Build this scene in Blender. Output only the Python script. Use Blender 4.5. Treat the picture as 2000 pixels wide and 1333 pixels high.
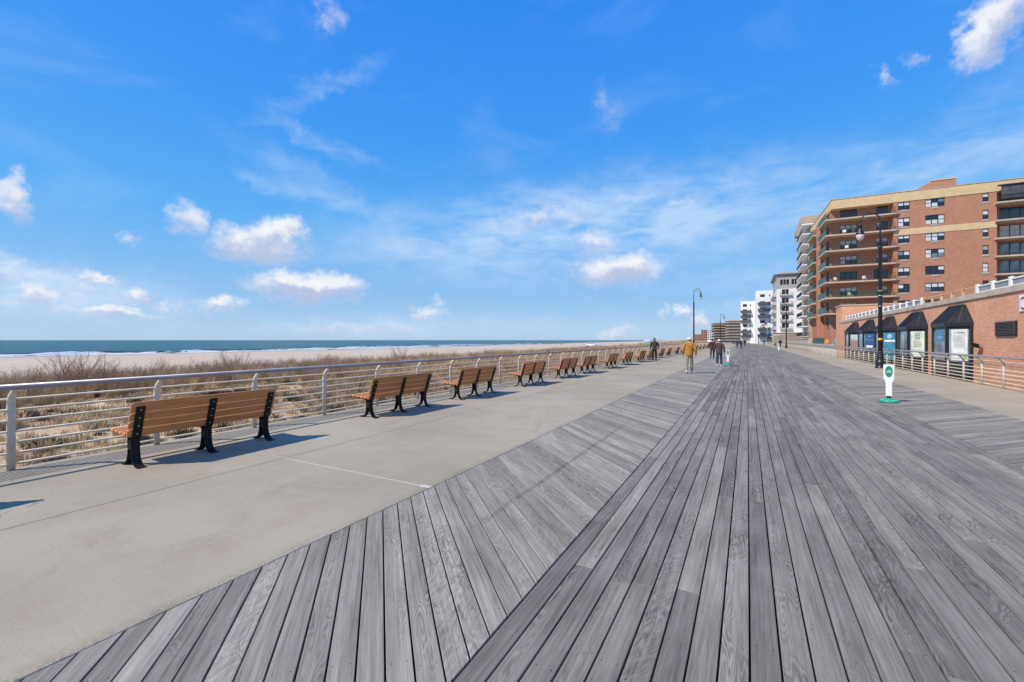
import bpy, math, random
from mathutils import Vector, Matrix, noise as mnoise
R = math.radians
random.seed(7)
for _o in list(bpy.data.objects):
    bpy.data.objects.remove(_o)
scene = bpy.context.scene
COL = scene.collection

# ------------------------------------------------------------------ camera
F_PX, VP, HORIZ, CAM_H = 855.0, 460.0, 664.5, 1.62
THETA = math.atan(VP / F_PX)
cam_d = bpy.data.cameras.new('camera')
cam = bpy.data.objects.new('camera', cam_d)
COL.objects.link(cam)
cam.location = (0, 0, CAM_H)
cam.rotation_euler = (R(90), 0, THETA)
cam_d.sensor_width = 36
cam_d.lens = 36 * F_PX / 2000
cam_d.shift_y = -(666.5 - HORIZ) / 2000
cam_d.clip_start = 0.05
cam_d.clip_end = 30000
scene.camera = cam
scene.view_settings.view_transform = 'Standard'
scene.view_settings.look = 'None'
scene.view_settings.exposure = 0.0
scene.view_settings.gamma = 1.0

CT, ST = math.cos(THETA), math.sin(THETA)
def kdir(px):
    """tangent of the bearing (from +y towards +x) of an image column"""
    return math.tan(math.atan((px - 1000) / F_PX) - THETA)
def bend(x, y):
    """the shore and the boardwalk turn gently to the left far away"""
    if y < 120: return x
    if y < 306: return x - .00035 * (y - 120) ** 2
    return x - 12.1 - .13 * (y - 306)

# ------------------------------------------------------------------ node helper
class NT:
    def __init__(s, tree): s.t = tree; s.n = tree.nodes; s.l = tree.links
    def new(s, typ, **kw):
        nd = s.n.new(typ)
        for k, v in kw.items(): setattr(nd, k, v)
        return nd
    def put(s, sock, v):
        if isinstance(v, bpy.types.NodeSocket): s.l.new(v, sock)
        elif v is not None: sock.default_value = v
    def m(s, op, a, b=None, c=None, clamp=False):
        nd = s.new('ShaderNodeMath', operation=op); nd.use_clamp = clamp
        s.put(nd.inputs[0], a)
        if b is not None: s.put(nd.inputs[1], b)
        if c is not None: s.put(nd.inputs[2], c)
        return nd.outputs[0]
    def vm(s, op, a, b=None, out=0):
        nd = s.new('ShaderNodeVectorMath', operation=op)
        s.put(nd.inputs[0], a)
        if b is not None: s.put(nd.inputs[1], b)
        return nd.outputs[out]
    def xyz(s, x, y, z=0.0):
        nd = s.new('ShaderNodeCombineXYZ')
        for i, v in enumerate((x, y, z)): s.put(nd.inputs[i], v)
        return nd.outputs[0]
    def sep(s, v):
        nd = s.new('ShaderNodeSeparateXYZ'); s.put(nd.inputs[0], v); return nd.outputs
    def noise(s, vec, scale=1.0, detail=3.0, rough=.55, dist=0.0, color=False):
        nd = s.new('ShaderNodeTexNoise')
        if vec is not None: s.put(nd.inputs['Vector'], vec)
        s.put(nd.inputs['Scale'], scale); s.put(nd.inputs['Detail'], detail)
        s.put(nd.inputs['Roughness'], rough); s.put(nd.inputs['Distortion'], dist)
        return nd.outputs[1 if color else 0]
    def step(s, v, lo, hi, a=0.0, b=1.0, smooth=True):
        nd = s.new('ShaderNodeMapRange')
        if smooth: nd.interpolation_type = 'SMOOTHSTEP'
        s.put(nd.inputs[0], v); s.put(nd.inputs[1], lo); s.put(nd.inputs[2], hi)
        s.put(nd.inputs[3], a); s.put(nd.inputs[4], b)
        return nd.outputs[0]
    def mix(s, f, a, b, typ='MIX'):
        nd = s.new('ShaderNodeMix', data_type='RGBA', blend_type=typ)
        s.put(nd.inputs['Factor'], f)
        for k, v in ((6, a), (7, b)):
            if isinstance(v, (tuple, list)) and len(v) == 3: v = (*v, 1)
            s.put(nd.inputs[k], v)
        return nd.outputs[2]
    def ramp(s, f, stops):
        nd = s.new('ShaderNodeValToRGB'); s.put(nd.inputs[0], f)
        el = nd.color_ramp.elements
        while len(el) < len(stops): el.new(.5)
        for e, (p, c) in zip(el, stops): e.position = p; e.color = (*c, 1)
        return nd.outputs[0]

# ------------------------------------------------------------------ sky and sun
SUN_TO = Vector((.60, .80, -1.0)).normalized()      # the way the light travels
SUN_EL = math.asin(-SUN_TO.z)
world = bpy.data.worlds.new('World'); scene.world = world
world.use_nodes = True
world.cycles.sampling_method = 'MANUAL'; world.cycles.sample_map_resolution = 256
w = NT(world.node_tree); w.n.clear()
sky = w.new('ShaderNodeTexSky', sky_type='NISHITA')
sky.sun_disc = False
sky.sun_elevation = SUN_EL
sky.sun_rotation = math.atan2(-SUN_TO.x, -SUN_TO.y)
sky.altitude = 0; sky.air_density = 1.0; sky.dust_density = .35; sky.ozone_density = 3.0
hs = w.new('ShaderNodeHueSaturation')
hs.inputs['Saturation'].default_value = 1.30
hs.inputs['Value'].default_value = 1.0
w.l.new(sky.outputs[0], hs.inputs['Color'])
tc = w.new('ShaderNodeTexCoord')
d = w.vm('NORMALIZE', tc.outputs['Generated'])
dx, dy, dz = w.sep(d)
az = w.m('ARCTAN2', dx, dy)
el = w.m('ARCSINE', dz)
sv = w.xyz(az, el, 0.0)
def sky_at(px, py):
    a = math.atan((px - 1000) / F_PX)
    return a - THETA, math.atan((HORIZ - py) * math.cos(a) / F_PX), math.cos(a)
# domain warp so that no cloud keeps its ellipse
wn = w.noise(sv, 16.0, 4.0, .6, color=True)
wn2 = w.noise(sv, 60.0, 3.0, .6, color=True)
wv = w.vm('ADD', sv, w.vm('MULTIPLY', w.vm('SUBTRACT', wn, (.5, .5, .5)), (.10, .055, 0)))
wv = w.vm('ADD', wv, w.vm('MULTIPLY', w.vm('SUBTRACT', wn2, (.5, .5, .5)), (.030, .024, 0)))
CLOUDS = [  # column, row, half width, half height, strength, tilt
    (500, 474, 130, 48, 1.0, 0), (548, 452, 70, 36, 1.0, 0), (600, 562, 150, 44, 1.0, 0), (560, 545, 70, 32, .9, 0),
    (655, 562, 80, 32, .9, 0), (362, 425, 52, 46, .72, 0), (20, 385, 50, 62, .8, 0), (75, 580, 60, 32, .8, 0),
    (25, 535, 95, 48, .5, 0), (150, 560, 90, 50, .42, 0), (195, 541, 36, 19, .8, 0), (272, 575, 56, 21, .8, 0),
    (425, 592, 52, 23, .85, 0), (215, 610, 80, 20, .75, 0), (330, 603, 60, 16, .5, 0), (835, 611, 54, 24, .72, 0),
    (1200, 528, 118, 40, 1.0, 0), (1235, 518, 50, 26, .8, 0), (1165, 470, 66, 38, .55, 0),
    (1940, 55, 125, 60, 1.15, .75), (1725, 152, 18, 38, .36, .3), (1785, 122, 16, 30, .32, .4), (1185, 212, 40, 60, .20, .4),
    (645, 36, 36, 32, .34, .4), (1335, 608, 38, 14, .7, 0), (1372, 625, 26, 30, .6, 0), (248, 466, 40, 20, .42, .3),
    (1060, 428, 130, 30, .46, .1), (1160, 470, 80, 40, .5, 0), (1330, 395, 60, 22, .34, .2), (90, 600, 170, 30, .42, 0), (240, 620, 190, 24, .40, 0), (700, 640, 260, 16, .34, 0), (1450, 600, 60, 22, .3, 0), (1205, 650, 46, 18, .5, 0), (1290, 610, 14, 20, .4, 0), (860, 588, 30, 14, .5, 0)]
Fld, Bot = None, None
for (px, py, hw, hh, amp, tilt) in CLOUDS:
    a0, e0, ca = sky_at(px, py)
    sx, sy = F_PX / (hw * ca * ca), F_PX / (hh * ca)
    q = w.vm('SUBTRACT', wv, (a0, e0, 0))
    if tilt:
        nd = w.new('ShaderNodeVectorRotate', rotation_type='Z_AXIS'); w.put(nd.inputs['Vector'], q)
        nd.inputs['Angle'].default_value = -tilt; q = nd.outputs[0]
    q = w.vm('MULTIPLY', q, (sx, sy, 0))
    ln = w.vm('LENGTH', q, out=1)
    f = w.m('MULTIPLY', w.m('SUBTRACT', 1.0, ln, clamp=True), amp)
    low = w.m('MULTIPLY', f, w.sep(q)[1])
    Fld = f if Fld is None else w.m('MAXIMUM', Fld, f)
    Bot = low if Bot is None else w.m('ADD', Bot, low)
fb = w.noise(w.vm('MULTIPLY', sv, (1, 1.4, 1)), 30.0, 7.0, .66)
fb2 = w.noise(w.vm('ADD', sv, (3.1, .012, 0)), 22.0, 5.0, .6)
dens = w.m('ADD', Fld, w.m('MULTIPLY', w.m('SUBTRACT', fb, .5), w.m('MULTIPLY', w.m('MULTIPLY', Fld, 5.0, clamp=True), .75)))
calpha = w.step(dens, -.02, .72)
cshade = w.m('ADD', w.m('MULTIPLY', Bot, 2.2), w.m('MULTIPLY', w.m('SUBTRACT', fb2, .5), 1.5))
ccol = w.mix(w.step(cshade, -.62, .52), (4.7, 5.4, 7.4), (8.9, 8.95, 9.2))
# thin high veil
cir = w.noise(w.vm('MULTIPLY', sv, (1.0, 2.6, 1)), 3.2, 5.0, .55, .6)
cir2 = w.noise(w.vm('MULTIPLY', sv, (1.0, 3.4, 1)), 11.0, 5.0, .6, .4)
veil = None
for (px, py, hw, hh, amp, tilt) in [(1150, 450, 700, 125, 1.35, .06), (1700, 370, 650, 80, 1.1, .16), (600, 350, 230, 40, .45, -.35),
                                    (660, 160, 150, 26, .60, .5), (545, 215, 100, 26, .6, .55), (600, 268, 140, 24, .75, -.4), (690, 302, 120, 18, .55, -.25), (520, 355, 90, 20, .6, -.2), (640, 388, 190, 36, .7, -.25), (150, 575, 320, 90, 1.1, 0), (1450, 540, 420, 40, .55, .05),
                                    (260, 600, 420, 55, .6, 0), (700, 640, 900, 40, .5, 0), (1900, 240, 150, 60, .35, .3)]:
    a0, e0, ca = sky_at(px, py)
    nd = w.new('ShaderNodeVectorRotate', rotation_type='Z_AXIS')
    w.put(nd.inputs['Vector'], w.vm('SUBTRACT', wv, (a0, e0, 0))); nd.inputs['Angle'].default_value = -tilt
    q = w.vm('MULTIPLY', nd.outputs[0], (F_PX / (hw * ca * ca), F_PX / (hh * ca), 0))
    f = w.m('MULTIPLY', w.step(w.vm('LENGTH', q, out=1), 1.0, .1), amp)
    veil = f if veil is None else w.m('MAXIMUM', veil, f)
generic = w.m('MULTIPLY', w.step(cir, .50, .78), .22)      # the same thin streaks all round
valpha = w.m('MULTIPLY', w.m('ADD', w.m('MULTIPLY', veil, w.step(w.m('ADD', w.m('MULTIPLY', cir, .6), w.m('MULTIPLY', cir2, .4)), .30, .66)), generic, clamp=True), .66)
clear = w.ramp(w.step(el, 0.0, 1.5708, smooth=False), [(0, (.42, .63, .90)), (.06, (.27, .55, .93)), (.16, (.120, .47, 1.0)), (.27, (.060, .36, 1.0)), (.42, (.036, .285, .99)), (.62, (.045, .19, .62)), (1.0, (.05, .115, .33))])
clear = w.vm('SCALE', clear); clear.node.inputs['Scale'].default_value = 1 / .105
base_sky = w.mix(.82, hs.outputs[0], clear)
skyc = w.mix(valpha, base_sky, (6.0, 7.5, 9.4))
skyc = w.mix(w.m('MULTIPLY', calpha, .94), skyc, ccol)
bg = w.new('ShaderNodeBackground'); w.l.new(skyc, bg.inputs[0]); bg.inputs[1].default_value = .105
wo = w.new('ShaderNodeOutputWorld'); w.l.new(bg.outputs[0], wo.inputs[0])

sun_d = bpy.data.lights.new('sun', 'SUN'); sun_d.energy = 4.7; sun_d.angle = R(.53); sun_d.color = (1, .885, .73)
sun = bpy.data.objects.new('sun', sun_d); COL.objects.link(sun)
sun.rotation_euler = SUN_TO.to_track_quat('-Z', 'Y').to_euler()
sun.location = (-30, -40, 50)

# ------------------------------------------------------------------ mesh helpers
class MB:
    def __init__(s): s.v = []; s.f = []; s.mi = []; s.sm = []; s.uv = []; s.rnd = []; s.mat = 0
    def add(s, vs, fs, smooth=False, rnd=0.0, uvs=None):
        b = len(s.v); s.v += [tuple(p) for p in vs]
        s.rnd += [rnd] * len(vs)
        s.uv += uvs if uvs else [(0, 0)] * len(vs)
        for f in fs:
            s.f.append(tuple(b + i for i in f)); s.mi.append(s.mat); s.sm.append(smooth)
        return s
    def box(s, x0, x1, y0, y1, z0, z1):
        return s.add([(x0, y0, z0), (x1, y0, z0), (x1, y1, z0), (x0, y1, z0), (x0, y0, z1), (x1, y0, z1), (x1, y1, z1), (x0, y1, z1)],
                     [(0, 3, 2, 1), (4, 5, 6, 7), (0, 1, 5, 4), (1, 2, 6, 5), (2, 3, 7, 6), (3, 0, 4, 7)])
    def bbox(s, x0, x1, y0, y1, z0, z1, b=.004):
        """box with chamfered edges along all sides (stacked rings)"""
        rings = []
        for (z, i) in ((z0, b), (z0 + b, 0), (z1 - b, 0), (z1, b)):
            c = b if not i else 0
            X0, X1, Y0, Y1 = x0 + i, x1 - i, y0 + i, y1 - i
            rings.append([(X0 + b, Y0, z), (X1 - b, Y0, z), (X1, Y0 + b, z), (X1, Y1 - b, z), (X1 - b, Y1, z), (X0 + b, Y1, z), (X0, Y1 - b, z), (X0, Y0 + b, z)])
        return s.loft(rings, cap=True)
    def prism(s, poly, z0, z1):
        n = len(poly)
        vs = [(p[0], p[1], z0) for p in poly] + [(p[0], p[1], z1) for p in poly]
        return s.add(vs, [tuple(range(n))[::-1], tuple(range(n, 2 * n))] + [(i, (i + 1) % n, n + (i + 1) % n, n + i) for i in range(n)])
    def quad(s, *p): return s.add(p, [tuple(range(len(p)))])
    def loft(s, rings, cap=True, smooth=False, closed=True):
        n = len(rings[0]); vs = [p for r in rings for p in r]; fs = []
        for k in range(len(rings) - 1):
            for i in range(n if closed else n - 1):
                j = (i + 1) % n
                fs.append((k * n + i, k * n + j, (k + 1) * n + j, (k + 1) * n + i))
        if cap: fs += [tuple(range(n))[::-1], tuple(range((len(rings) - 1) * n, len(rings) * n))]
        return s.add(vs, fs, smooth)
    def tube(s, path, rad, n=8, cap=True, smooth=True):
        path = [Vector(p) for p in path]
        if not isinstance(rad, (list, tuple)): rad = [rad] * len(path)
        rings = []; up = Vector((0, 0, 1))
        for i, p in enumerate(path):
            t = (path[min(i + 1, len(path) - 1)] - path[max(i - 1, 0)]).normalized()
            u = up if abs(t.z) < .95 else Vector((0, 1, 0))
            if i == 0 or abs(t.dot(a)) > .9: a = (u - t * u.dot(t)).normalized()
            a = (a - t * a.dot(t)).normalized(); b = t.cross(a)
            rings.append([p + (a * math.cos(k * 2 * math.pi / n) + b * math.sin(k * 2 * math.pi / n)) * rad[i] for k in range(n)])
        return s.loft(rings, cap, smooth)
    def lathe(s, prof, c=(0, 0, 0), n=16, smooth=True):
        return s.loft([[(c[0] + r * math.cos(k * 2 * math.pi / n), c[1] + r * math.sin(k * 2 * math.pi / n), c[2] + z) for k in range(n)] for r, z in prof], True, smooth)
    def beam(s, a, b, wd, hd):
        """square bar from a to b"""
        a, b = Vector(a), Vector(b); t = (b - a).normalized()
        u = Vector((0, 0, 1)) if abs(t.z) < .95 else Vector((0, 1, 0))
        sd = t.cross(u).normalized(); up = sd.cross(t)
        return s.loft([[p + sd * i * wd / 2 + up * j * hd / 2 for i, j in ((-1, -1), (1, -1), (1, 1), (-1, 1))] for p in (a, b)])
    def mesh(s, name, mats, extra=False, off=None):
        me = bpy.data.meshes.new(name)
        vs = s.v if off is None else [(p[0] + off[0], p[1] + off[1], p[2] + off[2]) for p in s.v]
        me.from_pydata(vs, [], s.f)
        for m_ in (mats if isinstance(mats, (list, tuple)) else [mats]): me.materials.append(m_)
        me.polygons.foreach_set('material_index', s.mi)
        me.polygons.foreach_set('use_smooth', s.sm)
        if extra:
            at = me.attributes.new('rnd', 'FLOAT', 'POINT'); at.data.foreach_set('value', s.rnd)
            uv = me.attributes.new('wuv', 'FLOAT_VECTOR', 'POINT')
            uv.data.foreach_set('vector', [c for u in s.uv for c in (u[0], u[1], 0.0)])
        me.update(); return me
    def build(s, name, mats, parent=None, extra=False, off=None):
        return link(name, s.mesh(name, mats, extra, off), parent)
def link(name, me, parent=None, loc=None, rz=0):
    o = bpy.data.objects.new(name, me); COL.objects.link(o); o.parent = parent
    if loc is not None: o.location = loc
    if rz: o.rotation_euler = (0, 0, rz)
    return o
def tag(o, label=None, cat=None, group=None, kind=None):
    for k, v in (('label', label), ('category', cat), ('group', group), ('kind', kind)):
        if v: o[k] = v
    return o
def thing(name, label, cat, loc=(0, 0, 0), rz=0, group=None):
    o = link(name, None, None, loc, rz); o.empty_display_size = .2
    return tag(o, label, cat, group)
def copy_tree(o, parent=None):
    c = o.copy(); COL.objects.link(c); c.parent = parent
    for ch in list(o.children): copy_tree(ch, c)
    return c
def text_mesh(name, s, size, mat, bold=False):
    cu = bpy.data.curves.new(name, 'FONT'); cu.body = s; cu.size = size; cu.align_x = 'CENTER'; cu.resolution_u = 2
    if bold: cu.offset = size * .02
    o = bpy.data.objects.new(name, cu)
    me = bpy.data.meshes.new_from_object(o); me.materials.clear(); me.materials.append(mat)
    bpy.data.objects.remove(o); return me

# ------------------------------------------------------------------ materials
def mat_base(name, rough=.7, metal=0.0, spec=.3):
    m = bpy.data.materials.new(name); m.use_nodes = True
    t = NT(m.node_tree); b = t.n['Principled BSDF']
    b.inputs['Roughness'].default_value = rough; b.inputs['Metallic'].default_value = metal
    b.inputs['Specular IOR Level'].default_value = spec
    return m, t, b
def mat(name, col, rough=.7, metal=0.0, var=.18, scale=6.0, bump=0.0, bscale=40.0, spec=.3, detail=4.0):
    m, t, b = mat_base(name, rough, metal, spec)
    pos = t.new('ShaderNodeTexCoord').outputs['Object']
    n = t.noise(pos, scale, detail, .6)
    lo = tuple(c * (1 - var) for c in col); hi = tuple(min(1, c * (1 + var)) for c in col)
    t.l.new(t.mix(t.step(n, .3, .7), lo, hi), b.inputs['Base Color'])
    if bump:
        bn = t.new('ShaderNodeBump'); bn.inputs['Strength'].default_value = bump; bn.inputs['Distance'].default_value = .01
        t.l.new(t.noise(pos, bscale, 4.0, .6), bn.inputs['Height']); t.l.new(bn.outputs[0], b.inputs['Normal'])
    return m
def bump_to(t, b, h, strength=.4, dist=.005):
    bn = t.new('ShaderNodeBump'); bn.inputs['Strength'].default_value = strength; bn.inputs['Distance'].default_value = dist
    t.l.new(h, bn.inputs['Height']); t.l.new(bn.outputs[0], b.inputs['Normal'])

def make_deck_wood(name, gain):
    m, t, b = mat_base(name, .80, 0, .22)
    r = t.new('ShaderNodeAttribute', attribute_name='rnd').outputs['Fac']
    uv = t.new('ShaderNodeAttribute', attribute_name='wuv').outputs['Vector']
    u, v, _ = t.sep(uv)
    pos = t.new('ShaderNodeTexCoord').outputs['Object']
    z = t.m('MULTIPLY', r, 57.0)
    r2 = t.m('FRACT', t.m('MULTIPLY', r, 17.31)); r3 = t.m('FRACT', t.m('MULTIPLY', r, 91.73)); r4 = t.m('FRACT', t.m('MULTIPLY', r, 41.17))
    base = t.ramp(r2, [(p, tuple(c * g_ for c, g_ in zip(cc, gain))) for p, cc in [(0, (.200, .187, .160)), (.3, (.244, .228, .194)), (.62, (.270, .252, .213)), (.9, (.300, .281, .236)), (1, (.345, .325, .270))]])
    # patchy bleaching along a board
    pat = t.noise(t.xyz(t.m('MULTIPLY', u, 1.1), t.m('MULTIPLY', v, 6.0), z), 1.0, 3.0, .6)
    # fine fibres
    fib = t.noise(t.xyz(t.m('MULTIPLY', u, 5.0), t.m('MULTIPLY', v, 260.0), z), 1.0, 4.0, .65)
    str_ = t.noise(t.xyz(t.m('MULTIPLY', u, 1.3), t.m('MULTIPLY', v, 55.0), z), 1.0, 3.0, .6)
    # growth rings: contour lines of a stretched field
    fld = t.noise(t.xyz(t.m('MULTIPLY', u, 1.5), t.m('MULTIPLY', v, 9.0), z), 1.0, 2.0, .45, .25)
    ring = t.m('SINE', t.m('MULTIPLY', fld, 120.0))
    ringm = t.m('MULTIPLY', t.step(r3, .35, .75), t.step(fld, .42, .58))
    # curly figure on a few boards
    fig = t.noise(t.xyz(t.m('ADD', t.m('MULTIPLY', u, 22.0), t.m('MULTIPLY', v, 30.0)), t.m('MULTIPLY', v, 16.0), z), 1.0, 4.0, .6, 1.2)
    figm = t.step(r4, .74, .92)
    k = t.m('ADD', t.m('MULTIPLY', t.m('SUBTRACT', pat, .5), .85), t.m('MULTIPLY', t.m('SUBTRACT', fib, .5), .95))
    k = t.m('ADD', k, t.m('MULTIPLY', t.m('SUBTRACT', str_, .5), .95))
    k = t.m('ADD', k, t.m('MULTIPLY', t.m('MULTIPLY', ring, ringm), .21))
    k = t.m('ADD', k, t.m('MULTIPLY', t.m('MULTIPLY', t.m('SUBTRACT', fig, .45), figm), 1.1))
    # foot-worn and dusty areas over the whole deck
    big = t.noise(pos, .55, 4.0, .6)
    k = t.m('ADD', k, t.m('MULTIPLY', t.m('SUBTRACT', big, .5), .45))
    px, py, pz = t.sep(pos)
    wob = t.m('MULTIPLY', t.m('SUBTRACT', t.noise(t.xyz(0.0, py, 0.0), 1.2, 2.0), .5), .06)
    mark = t.m('MULTIPLY', t.step(t.m('ABSOLUTE', t.m('ADD', t.m('ADD', px, 2.08), wob)), .045, .015),
               t.m('MULTIPLY', t.step(py, 3.0, 3.8), t.step(py, 9.5, 7.5)))
    k = t.m('SUBTRACT', k, t.m('MULTIPLY', mark, t.m('MULTIPLY', t.noise(pos, 9.0, 3.0), .42)))
    # screw heads: two per joist
    su = t.m('ABSOLUTE', t.m('SUBTRACT', t.m('FRACT', t.m('DIVIDE', u, .61)), .5))
    sv_ = t.m('SUBTRACT', t.m('ABSOLUTE', v), .040)
    dist = t.m('SQRT', t.m('ADD', t.m('POWER', t.m('MULTIPLY', su, .61), 2.0), t.m('POWER', sv_, 2.0)))
    k = t.m('SUBTRACT', k, t.m('MULTIPLY', t.step(dist, .0048, .003), .75))
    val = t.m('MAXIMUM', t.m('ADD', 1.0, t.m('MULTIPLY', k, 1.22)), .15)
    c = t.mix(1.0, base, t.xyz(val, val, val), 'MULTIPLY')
    tint = t.noise(pos, 2.2, 3.0, .6)
    c = t.mix(t.m('MULTIPLY', t.step(tint, .5, .75), .30), c, (.30, .245, .225))
    t.l.new(c, b.inputs['Base Color'])
    h = t.m('ADD', t.m('MULTIPLY', fib, .6), t.m('MULTIPLY', t.m('MULTIPLY', ring, ringm), .2))
    bump_to(t, b, h, .35, .003)
    return m
M = {}
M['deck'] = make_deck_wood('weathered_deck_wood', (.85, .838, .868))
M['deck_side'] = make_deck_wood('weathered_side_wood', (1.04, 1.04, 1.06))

def make_concrete():
    m, t, b = mat_base('concrete', .88, 0, .2)
    pos = t.new('ShaderNodeTexCoord').outputs['Object']
    x, y, z = t.sep(pos)
    big = t.noise(pos, .35, 5.0, .6); mid = t.noise(pos, 2.3, 5.0, .65); fine = t.noise(pos, 160.0, 3.0, .7)
    broom = t.noise(t.xyz(t.m('MULTIPLY', x, 2.0), t.m('MULTIPLY', y, 130.0), 0.0), 1.0, 3.0, .6)
    grit = t.noise(pos, 38.0, 4.0, .75); blot = t.noise(pos, 1.05, 6.0, .7, .6)
    c = t.mix(t.step(big, .3, .7), (.345, .306, .232), (.435, .388, .298))
    c = t.mix(t.m('MULTIPLY', t.step(mid, .48, .75), .7), c, (.375, .30, .215))
    c = t.mix(t.m('MULTIPLY', t.step(blot, .52, .72), .42), c, (.27, .235, .18))
    c = t.mix(t.m('MULTIPLY', t.step(mid, .5, .25), .35), c, (.40, .375, .315))
    k = t.m('ADD', .60, t.m('ADD', t.m('ADD', t.m('MULTIPLY', fine, .30), t.m('MULTIPLY', grit, .34)), t.m('MULTIPLY', broom, .16)))
    c = t.mix(1.0, c, t.xyz(k, k, k), 'MULTIPLY')
    vo = t.new('ShaderNodeTexVoronoi'); t.put(vo.inputs['Vector'], pos); vo.inputs['Scale'].default_value = .8
    spot = t.m('MULTIPLY', t.step(vo.outputs['Distance'], .05, .025), t.step(t.sep(vo.outputs['Color'])[0], .72, .76))
    c = t.mix(t.m('MULTIPLY', spot, .7), c, (.66, .64, .60))
    vo2 = t.new('ShaderNodeTexVoronoi'); t.put(vo2.inputs['Vector'], pos); vo2.inputs['Scale'].default_value = 1.7
    spot2 = t.m('MULTIPLY', t.step(vo2.outputs['Distance'], .035, .02), t.step(t.sep(vo2.outputs['Color'])[1], .86, .9))
    c = t.mix(t.m('MULTIPLY', spot2, .8), c, (.09, .085, .08))
    # hairline cracks and blown sand along the deck edge
    ve = t.new('ShaderNodeTexVoronoi', feature='DISTANCE_TO_EDGE'); t.put(ve.inputs['Vector'], t.vm('ADD', pos, t.vm('SCALE', t.noise(pos, 1.6, 4.0, .7, color=True)))); ve.inputs['Scale'].default_value = .22
    crack = t.m('MULTIPLY', t.step(ve.outputs['Distance'], .0022, .0008), t.step(t.noise(pos, .3, 2.0), .50, .58))
    c = t.mix(t.m('MULTIPLY', crack, .6), c, (.12, .105, .085))
    edge = t.m('MULTIPLY', t.step(t.m('ABSOLUTE', t.m('ADD', x, 3.06)), .16, .0), t.step(t.m('ADD', grit, t.m('MULTIPLY', blot, .5)), .68, .86))
    c = t.mix(t.m('MULTIPLY', edge, .6), c, (.17, .145, .10))
    t.l.new(c, b.inputs['Base Color'])
    bump_to(t, b, t.m('ADD', fine, t.m('ADD', grit, t.m('MULTIPLY', broom, .6))), .4, .004)
    return m
M['concrete'] = make_concrete()

def make_brick(name, c1, c2, mortar, scale=1.0, rot=0.0):
    m, t, b = mat_base(name, .85, 0, .2)
    pos = t.new('ShaderNodeTexCoord').outputs['Object']
    x, y, z = t.sep(pos)
    nx = t.m('ABSOLUTE', t.sep(t.new('ShaderNodeTexCoord').outputs['Normal'])[0])
    face = t.m('GREATER_THAN', nx, .72)
    vec = t.xyz(t.m('ADD', t.m('MULTIPLY', face, y), t.m('MULTIPLY', t.m('SUBTRACT', 1.0, face), x)), z, 0.0)
    br = t.new('ShaderNodeTexBrick'); t.put(br.inputs['Vector'], vec)
    for k, v in (('Color1', c1), ('Color2', c2), ('Mortar', mortar)): br.inputs[k].default_value = (*v, 1)
    br.inputs['Scale'].default_value = 1.0; br.inputs['Mortar Size'].default_value = .008 * scale
    br.inputs['Brick Width'].default_value = .21 * scale; br.inputs['Row Height'].default_value = .072 * scale
    br.inputs['Bias'].default_value = 0.0; br.inputs['Mortar Smooth'].default_value = .2
    n = t.noise(pos, .5, 5.0, .6); n2 = t.noise(t.xyz(x, t.m('MULTIPLY', z, 7.0), y), 2.6, 4.0, .65)
    k = t.m('ADD', .50, t.m('ADD', t.m('MULTIPLY', n, .40), t.m('MULTIPLY', n2, .60)))
    c = t.mix(1.0, br.outputs['Color'], t.xyz(k, k, k), 'MULTIPLY')
    ef = t.noise(pos, 1.3, 4.0, .6)
    c = t.mix(t.m('MULTIPLY', t.step(ef, .60, .80), .25), c, (.55, .40, .32))
    t.l.new(c, b.inputs['Base Color'])
    bump_to(t, b, t.m('SUBTRACT', 1.0, br.outputs['Fac']), .5, .006)
    return m
M['brick'] = make_brick('red_brick', (.52, .205, .105), (.38, .130, .068), (.50, .39, .30))
M['brick_low'] = make_brick('salmon_brick', (.76, .36, .205), (.66, .275, .145), (.66, .50, .38))
M['brick_tan'] = make_brick('tan_brick', (.52, .39, .28), (.47, .34, .24), (.5, .43, .36))

def make_bench_wood():
    m, t, b = mat_base('orange_bench_wood', .55, 0, .35)
    pos = t.new('ShaderNodeTexCoord').outputs['Object']
    rnd = t.new('ShaderNodeObjectInfo').outputs['Random']
    x, y, z = t.sep(pos)
    g = t.noise(t.xyz(t.m('MULTIPLY', x, 60.0), t.m('MULTIPLY', y, 3.0), t.m('ADD', t.m('MULTIPLY', z, 60.0), t.m('MULTIPLY', rnd, 40.0))), 1.0, 4.0, .6)
    c = t.mix(t.step(g, .25, .75), (.46, .175, .055), (.66, .275, .095))
    fade = t.noise(t.new('ShaderNodeNewGeometry').outputs['Position'], .28, 2.0)
    k = t.m('ADD', .62, t.m('ADD', t.m('MULTIPLY', rnd, .28), t.m('MULTIPLY', fade, .48)))
    c = t.mix(1.0, c, t.xyz(k, k, k), 'MULTIPLY')
    wear = t.noise(pos, 7.0, 5.0, .7)
    t.l.new(t.mix(t.m('MULTIPLY', t.step(wear, .56, .74), .35), c, (.40, .25, .15)), b.inputs['Base Color'])
    bump_to(t, b, g, .2, .002)
    return m
M['bench'] = make_bench_wood()
M['iron'] = mat('black_iron', (.013, .012, .011), .6, 0, .3, 30, .15, 120, .2)
M['bolt'] = mat('steel_bolt', (.55, .55, .55), .35, .9, .1)
M['rail_paint'] = mat('pale_rail_paint', (.62, .575, .49), .45, 0, .10, 5, .05, 80, .4)
M['handrail'] = mat('grey_handrail', (.30, .30, .325), .42, .35, .10, 3, .05, 80, .4)
M['under'] = mat('dark_timber', (.03, .028, .025), .9)  # near-black base under the boards, shade of the gaps put into its colour
M['caulk'] = mat('white_sealant', (.60, .56, .49), .8, 0, .2, 20)
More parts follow.
